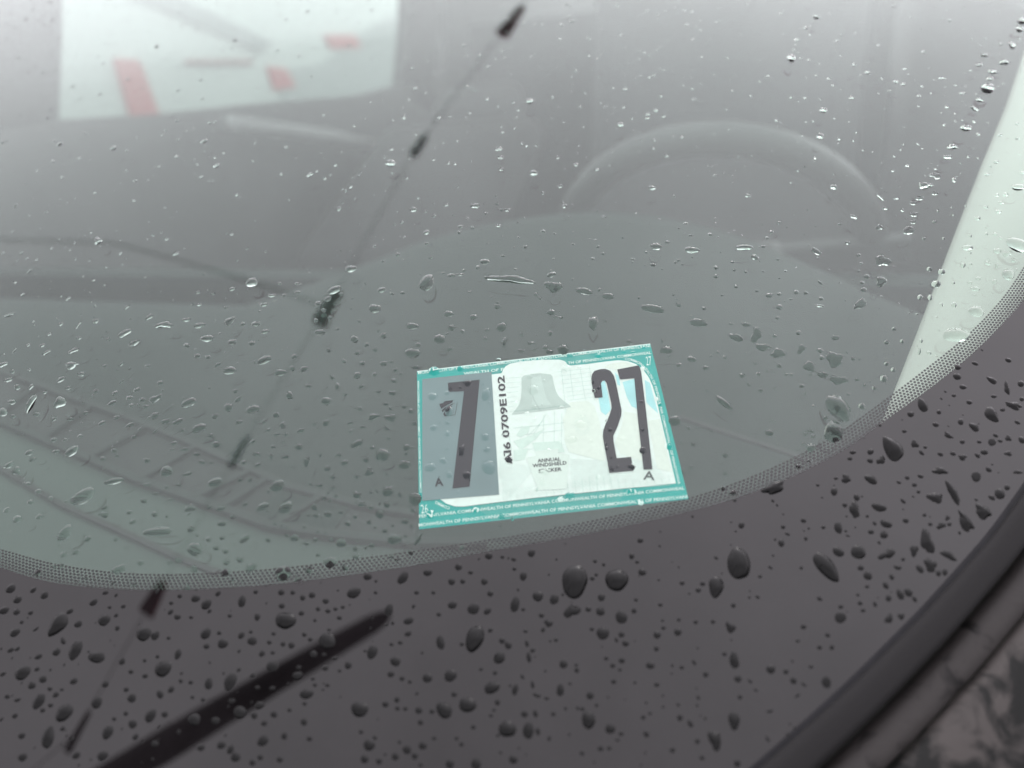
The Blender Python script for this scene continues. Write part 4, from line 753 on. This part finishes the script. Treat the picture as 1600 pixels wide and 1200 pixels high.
ink('bell_crack', polyline(ZC([(450, 670), (460, 720), (500, 790), (530, 840), (552, 880)]), 0.35), M_DKLINE, 5, bell)
ink('bell_rim', polyline(ZC([(205, 885), (400, 868), (640, 842), (900, 800)]), 0.8), S('bell_rim_grey', (0.42, 0.51, 0.48)), 4, bell)
ink('bell_highlight', [ZC([(420, 430), (560, 420), (590, 560), (640, 720), (700, 800), (430, 830), (450, 700), (440, 560)])], S('bell_light', (0.67, 0.69, 0.67), nz=(300, 0.10)), 4, bell)
ink('bell_crown', [ZC([(540, 380), (545, 362), (575, 352), (605, 362), (612, 384)])], M_PAPER, 4, bell)
key = ink('keystone', [ZK([(320, 420), (430, 398), (424, 345), (690, 315), (690, 368), (825, 382), (790, 780), (460, 800)])], M_KEY, 3)
ink('keystone_outline', polyline(ZK([(320, 420), (430, 398), (424, 345), (690, 315), (690, 368), (825, 382), (790, 780), (460, 800), (320, 420)]), 0.5), M_PAPER, 4, key)
fl = []
for i in range(15):                                        # furrows and rays of the engraved landscape
    t = i / 14
    fl.append(line_poly(Z1([(530 + 190 * t, 700 + 30 * t)])[0], Z1([(525 + 30 * t, 770 + 150 * t)])[0], 0.42))
for i in range(17):
    t = i / 16; fl.append(line_poly(Z1([(905 + 10 * t, 690 + 150 * t)])[0], Z1([(1110 + 20 * t, 700 + 120 * t)])[0], 0.42))
for i in range(24):
    t = i / 23; x = 540 + 900 * t; yb = 930 - 107 * t
    fl.append(line_poly(Z1([(x, yb - 62 + 30 * math.sin(t * 9))])[0], Z1([(x + 8, yb - 8)])[0], 0.5))
for i in range(26):
    t = i / 25; x = 600 + 480 * t; fl.append(line_poly(Z1([(x, 905 - 54 * t - 6)])[0], Z1([(x - 60, 905 - 54 * t - 50)])[0], 0.42))
for i in range(8):
    fl.append(line_poly(Z1([(560 + 2 * i, 250 + 26 * i)])[0], Z1([(640 - 5 * i, 243 + 26 * i)])[0], 0.42))
    fl.append(line_poly(Z1([(840 + 9 * i, 215 + 22 * i)])[0], Z1([(1020 + 4 * i, 195 + 22 * i)])[0], 0.42))
for a, b in (((860, 200), (885, 440)), ((905, 190), (925, 360)), ((960, 185), (990, 370)), ((1010, 180), (1040, 370)), ((640, 600), (760, 480)), ((680, 600), (780, 440)), ((760, 600), (765, 450)), ((820, 600), (822, 430)), ((860, 610), (862, 440)), ((600, 520), (880, 490)), ((620, 560), (870, 530)), ((560, 480), (590, 640)), ((650, 640), (880, 610))):
    fl.append(line_poly(Z1([a])[0], Z1([b])[0], 0.5))
for i in range(20):
    a = 2 * math.pi * i / 20; cx_, cy2 = 975, 505
    fl.append(line_poly(Z1([(cx_ + 24 * math.cos(a), cy2 + 30 * math.sin(a))])[0], Z1([(cx_ + 44 * math.cos(a), cy2 + 56 * math.sin(a))])[0], 0.42))
for i in range(16):
    t = i / 15; fl.append(line_poly(Z1([(1110 + 10 * t, 700 + 150 * t)])[0], Z1([(1360 + 90 * t, 690 + 140 * t)])[0], 0.42))
ink('engraved_landscape', fl, M_GLINE, 2)
lf = [Z1([(640, 520), (690, 510), (680, 545), (640, 570), (615, 560)]), Z1([(600, 590), (700, 560), (770, 520), (720, 580), (640, 640)]), Z1([(600, 640), (680, 630), (660, 690), (600, 700)]), Z1([(700, 600), (850, 590), (880, 650), (720, 660)])]
ink('pale_leaves', lf, S('pale_green', (0.76, 0.80, 0.76), nz=(700, 0.12)), 2)
insert = ink('month_insert', [Z1([(105, 255), (480, 215), (522, 882), (105, 915)])], M_FOIL, 4)
ink('digit_seven', [[(700, 599.3), (749.7, 594.3), (734, 761.3), (707.3, 764.3), (725.3, 612.2), (701.2, 613.8)]], M_INK, 6, insert)
ink('digit_two', [[(929.4, 622.8), (925, 602.5), (924, 592.5), (925, 586), (928.8, 580.6), (937.5, 578), (946, 577.5), (953.8, 580.6), (958.8, 587.5), (961.9, 597.5), (968.8, 631), (971, 641), (970.6, 650), (965, 667), (958.2, 682), (958.5, 690), (963.5, 716.8), (985.9, 714.8), (989.8, 736.4), (952.1, 739.9), (942, 684), (942.5, 674), (946, 664), (952.5, 648.8), (955.6, 638.8), (955, 631), (948, 600), (945, 595.6), (941, 596), (939, 600), (941.6, 621.9)]], M_INK, 5)
ink('digit_seven', [[(964.4, 578.4), (997.5, 571.9), (1001, 577), (1002.8, 590), (1009.5, 645), (1019.2, 734.1), (1005.5, 734.7), (997, 660), (991, 592), (968.5, 593.8)]], M_INK, 5)
ink('keystone_emblem', [ZA([(465, 720), (540, 706), (540, 680), (685, 662), (672, 698), (600, 735), (498, 800)]), ZA([(505, 822), (560, 775), (640, 735), (725, 700), (690, 722), (600, 775), (540, 830), (515, 850)]), ZA([(530, 880), (575, 810), (640, 765), (625, 850), (600, 912), (550, 918)])] + polyline(ZA([(750, 700), (715, 890), (620, 908)]), 0.7) + polyline(ZA([(640, 770), (670, 800), (690, 850), (655, 895)]), 0.6), M_INK, 6, insert)
# lettering ---------------------------------------------------------------
def glyphs(s, bold=0.0):
    cu_ = bpy.data.curves.new('t', 'FONT'); cu_.body = s; cu_.resolution_u = 2; cu_.offset = bold; cu_.fill_mode = 'FRONT'
    o = bpy.data.objects.new('t', cu_); COL.objects.link(o)
    me = bpy.data.meshes.new_from_object(o.evaluated_get(bpy.context.evaluated_depsgraph_get()))
    vv = [(v.co.x, v.co.y) for v in me.vertices]; ff = [tuple(p.vertices) for p in me.polygons]
    bpy.data.objects.remove(o); bpy.data.curves.remove(cu_); bpy.data.meshes.remove(me)
    return vv, ff
CAP = 0.70
def letter(name, s, path, hpx, mat, layer, bold=0.0, parent=stk, stretch=True):   # baseline path in photo pixels, cap height in pixels
    vv, ff = glyphs(s, bold)
    x0 = min(v[0] for v in vv); x1 = max(v[0] for v in vv)
    P = np.array(path, float); seg = np.linalg.norm(np.diff(P, axis=0), axis=1); cs_ = np.concatenate([[0], np.cumsum(seg)])
    h = 0.00018 + 0.00004 * layer; out = []
    for x, y in vv:
        t = (x - x0) / (x1 - x0) * cs_[-1]; i = min(np.searchsorted(cs_, t, side='right') - 1, len(seg) - 1)
        d = (P[i + 1] - P[i]) / seg[i]; b = P[i] + d * (t - cs_[i]); nn = np.array([d[1], -d[0]])
        qx = b + nn * (y / CAP * hpx); out.append(G(*uv(qx[0], qx[1]), h))
    return mesh_obj(name, out, ff, mat, parent)
CWP = 'COMMONWEALTH OF PENNSYLVANIA '
B = 0.013
letter('border_lettering', 'MONWEALTH OF PENNSYLVANIA COMMONWEALTH OF PENNSYLVANIA COMMONWEALTH OF PENNSYLVANI', Z1([(82, 228), (880, 133), (1342, 80)]), 4.6, M_TXT, 2, B)
letter('border_lettering', 'WEALTH OF P', Z1([(330, 232), (548, 208)]), 4.4, M_TXT, 2, B)
letter('border_lettering', 'LTH OF PENNSYLVANIA COMMONWEAL', Z1([(885, 176), (1348, 117)]), 4.4, M_TXT, 2, B)
letter('border_lettering', 'PENNSYLVANIA COMMONWEALTH OF PENNSYLVANIA COMMONWEALTH OF PENNSYLVANIA COMMONWEAL', Z1([(88, 1008), (800, 928), (1528, 854)]), 4.8, M_TXT, 2, B)
letter('border_lettering', 'MONWEALTH OF PENNSYLVANIA COMMONWEALTH OF PENNSYLVANIA COMMONWEALTH OF PENNSYLVANI', Z1([(86, 1056), (800, 974), (1545, 900)]), 5.0, M_TXT, 2, B)
letter('border_lettering', CWP + CWP, Z1([(1203, 150), (1240, 156), (1280, 172), (1318, 208), (1350, 258), (1375, 330), (1410, 480), (1455, 670), (1494, 826)]), 4.0, M_TXT, 2, B)
letter('border_lettering', CWP + CWP, Z1([(102, 870), (93, 560), (88, 262)]), 3.2, M_TXT, 2, B)
letter('border_lettering', 'COMMO', Z1([(256, 950), (225, 938), (178, 915)]), 4.4, M_TXT, 2, B)
letter('corner_number', '26', Z1([(100, 984), (138, 980)]), 14.0, M_TXT, 2, 0.0)
letter('corner_number', '27', Z1([(1322, 180), (1350, 177)]), 14.0, M_TXT, 2, 0.0)
ser = letter('serial_number', 'AI6 0709E102', Z1([(592, 716), (577, 560), (549, 236)]), 10.5, M_INK, 5, 0.022)
# slab serifs of the capital I
bx_, by_ = np.array(Z1([(586, 656)])[0]), np.array(Z1([(539, 660)])[0])
ddir = np.array([-0.1, -1.0])
for c in (bx_ + (by_ - bx_) * 0.06, bx_ + (by_ - bx_) * 0.76): ink('serif', [line_poly(tuple(c - ddir * 4.2), tuple(c + ddir * 4.2), 1.6)], M_INK, 5, ser)
for s_, pth in (('ANNUAL', [(731, 708), (857, 697)]), ('WINDSHIELD', [(704, 735), (889, 718)]), ('STICKER', [(737, 764), (862, 752)])):
    letter('title_lettering', s_, Z1(pth), 5.4, M_INK, 5, 0.02)
letter('type_letter', 'A', ZB([(300, 607), (402, 597)]), 12.5, M_INK, 6, 0.03, insert)
letter('type_letter', 'A', [(1004.8, 750), (1022.5, 751)], 13.5, S('type_grey', (0.09, 0.10, 0.10)), 5, 0.01)

# ------------------------------------------------------------------ raindrop objects
def zone(d):
    if d.on_stk: return 'sticker'
    if d.on_band: return 'dots'
    x, y = d.px
    if d.on_frit:
        return 'frit_left' if x < 650 else ('frit_mid' if x < 1160 else 'frit_right')
    if x > 1380 and (x - 1380) * 565 > (640 - y) * 220: return 'pillar'
    if y < 330: return 'top'
    return 'left' if x < 650 else ('above' if x < 1030 else 'right')
ZTXT = {'sticker': 'on the glass over the teal sticker', 'dots': 'on the dotted edge of the black border', 'frit_left': 'on the black border at lower left', 'frit_mid': 'on the black border below the sticker',
        'frit_right': 'on the black border in the right corner', 'pillar': 'in front of the pale pillar trim', 'top': 'on the hazy upper glass', 'left': 'on clear glass left of the sticker', 'above': 'on clear glass just above the sticker', 'right': 'on clear glass right of the sticker'}
traced = [d for d in drops if d.traced and 0 <= d.px[0] <= 1600 and 0 <= d.px[1] <= 1200]
traced.sort(key=lambda d: -d.size); big = traced[:300]; bigset = set(map(id, big))
def shape_word(d):
    if 'k' in d.fl: return 'ragged'
    if 'f' in d.fl: return 'flat'
    if 't' in d.fl or 'T' in d.fl: return 'tapering'
    rr = [math.hypot(p[0] - d.c[0], p[1] - d.c[1]) for p in d.pts]
    return 'long' if max(rr) > 1.75 * min(rr) else 'round'
ORD = 'first second third fourth fifth sixth seventh eighth ninth tenth eleventh twelfth thirteenth fourteenth fifteenth sixteenth seventeenth eighteenth nineteenth twentieth'.split()
def ordinal(i):
    if i < 20: return ORD[i]
    tens = ['twenty', 'thirty', 'forty', 'fifty'][(i + 1) // 10 - 2]; k = (i + 1) % 10
    return {'twenty': 'twentieth', 'thirty': 'thirtieth', 'forty': 'fortieth', 'fifty': 'fiftieth'}[tens] if k == 0 else tens + '-' + ORD[k - 1]
kinds = {}; seen_first = set()
for d in big:
    z = zone(d); size = 'big' if d.size > 420 else ('medium' if d.size > 170 else 'small')
    if z not in seen_first: seen_first.add(z); d.label = 'largest raindrop ' + ZTXT[z]; d.group = 'raindrops ' + ZTXT[z]; continue
    kinds.setdefault((z, size, shape_word(d)), []).append(d)
for (z, size, sw), ds in kinds.items():
    ds.sort(key=lambda d: d.px[0])
    for i, d in enumerate(ds):
        d.group = 'raindrops ' + ZTXT[z]
        d.label = f'{size} {sw} raindrop {ZTXT[z]}' if len(ds) == 1 else f'{ordinal(i)} {size} {sw} raindrop from the left, {ZTXT[z]}'
RINGS = [1.0, 0.96, 0.86, 0.70, 0.48, 0.22]
for d in big:
    V = []; Fc = []; drop_mesh(d, V, Fc, RINGS)
    o = tag(mesh_obj('raindrop', V, Fc, M_WATERB if d.on_frit else M_WATER, None, smooth=True), d.label, 'raindrop', d.group)
    if not (d.on_frit or d.on_stk): o.data.materials.append(M_WATERU); o.data.polygons[len(Fc) - 1].material_index = 1
V = []; Fc = []; slots = []
for d in drops:
    if id(d) in bigset: continue
    n0 = len(Fc)
    drop_mesh(d, V, Fc, [1.0, 0.9, 0.62, 0.3] if d.rm > 0.0005 else [1.0, 0.75, 0.35])
    slots += [1 if d.on_frit else 0] * (len(Fc) - n0)
    if not (d.on_frit or d.on_stk): slots[-1] = 2
fine_o = mesh_obj('fine_raindrops', V, Fc, M_WATER, None, smooth=True)
fine_o.data.materials.append(M_WATERB); fine_o.data.materials.append(M_WATERU); fine_o.data.polygons.foreach_set('material_index', slots)
tag(fine_o, 'fine spray of tiny raindrops all over the windshield', 'raindrops', kind='stuff')
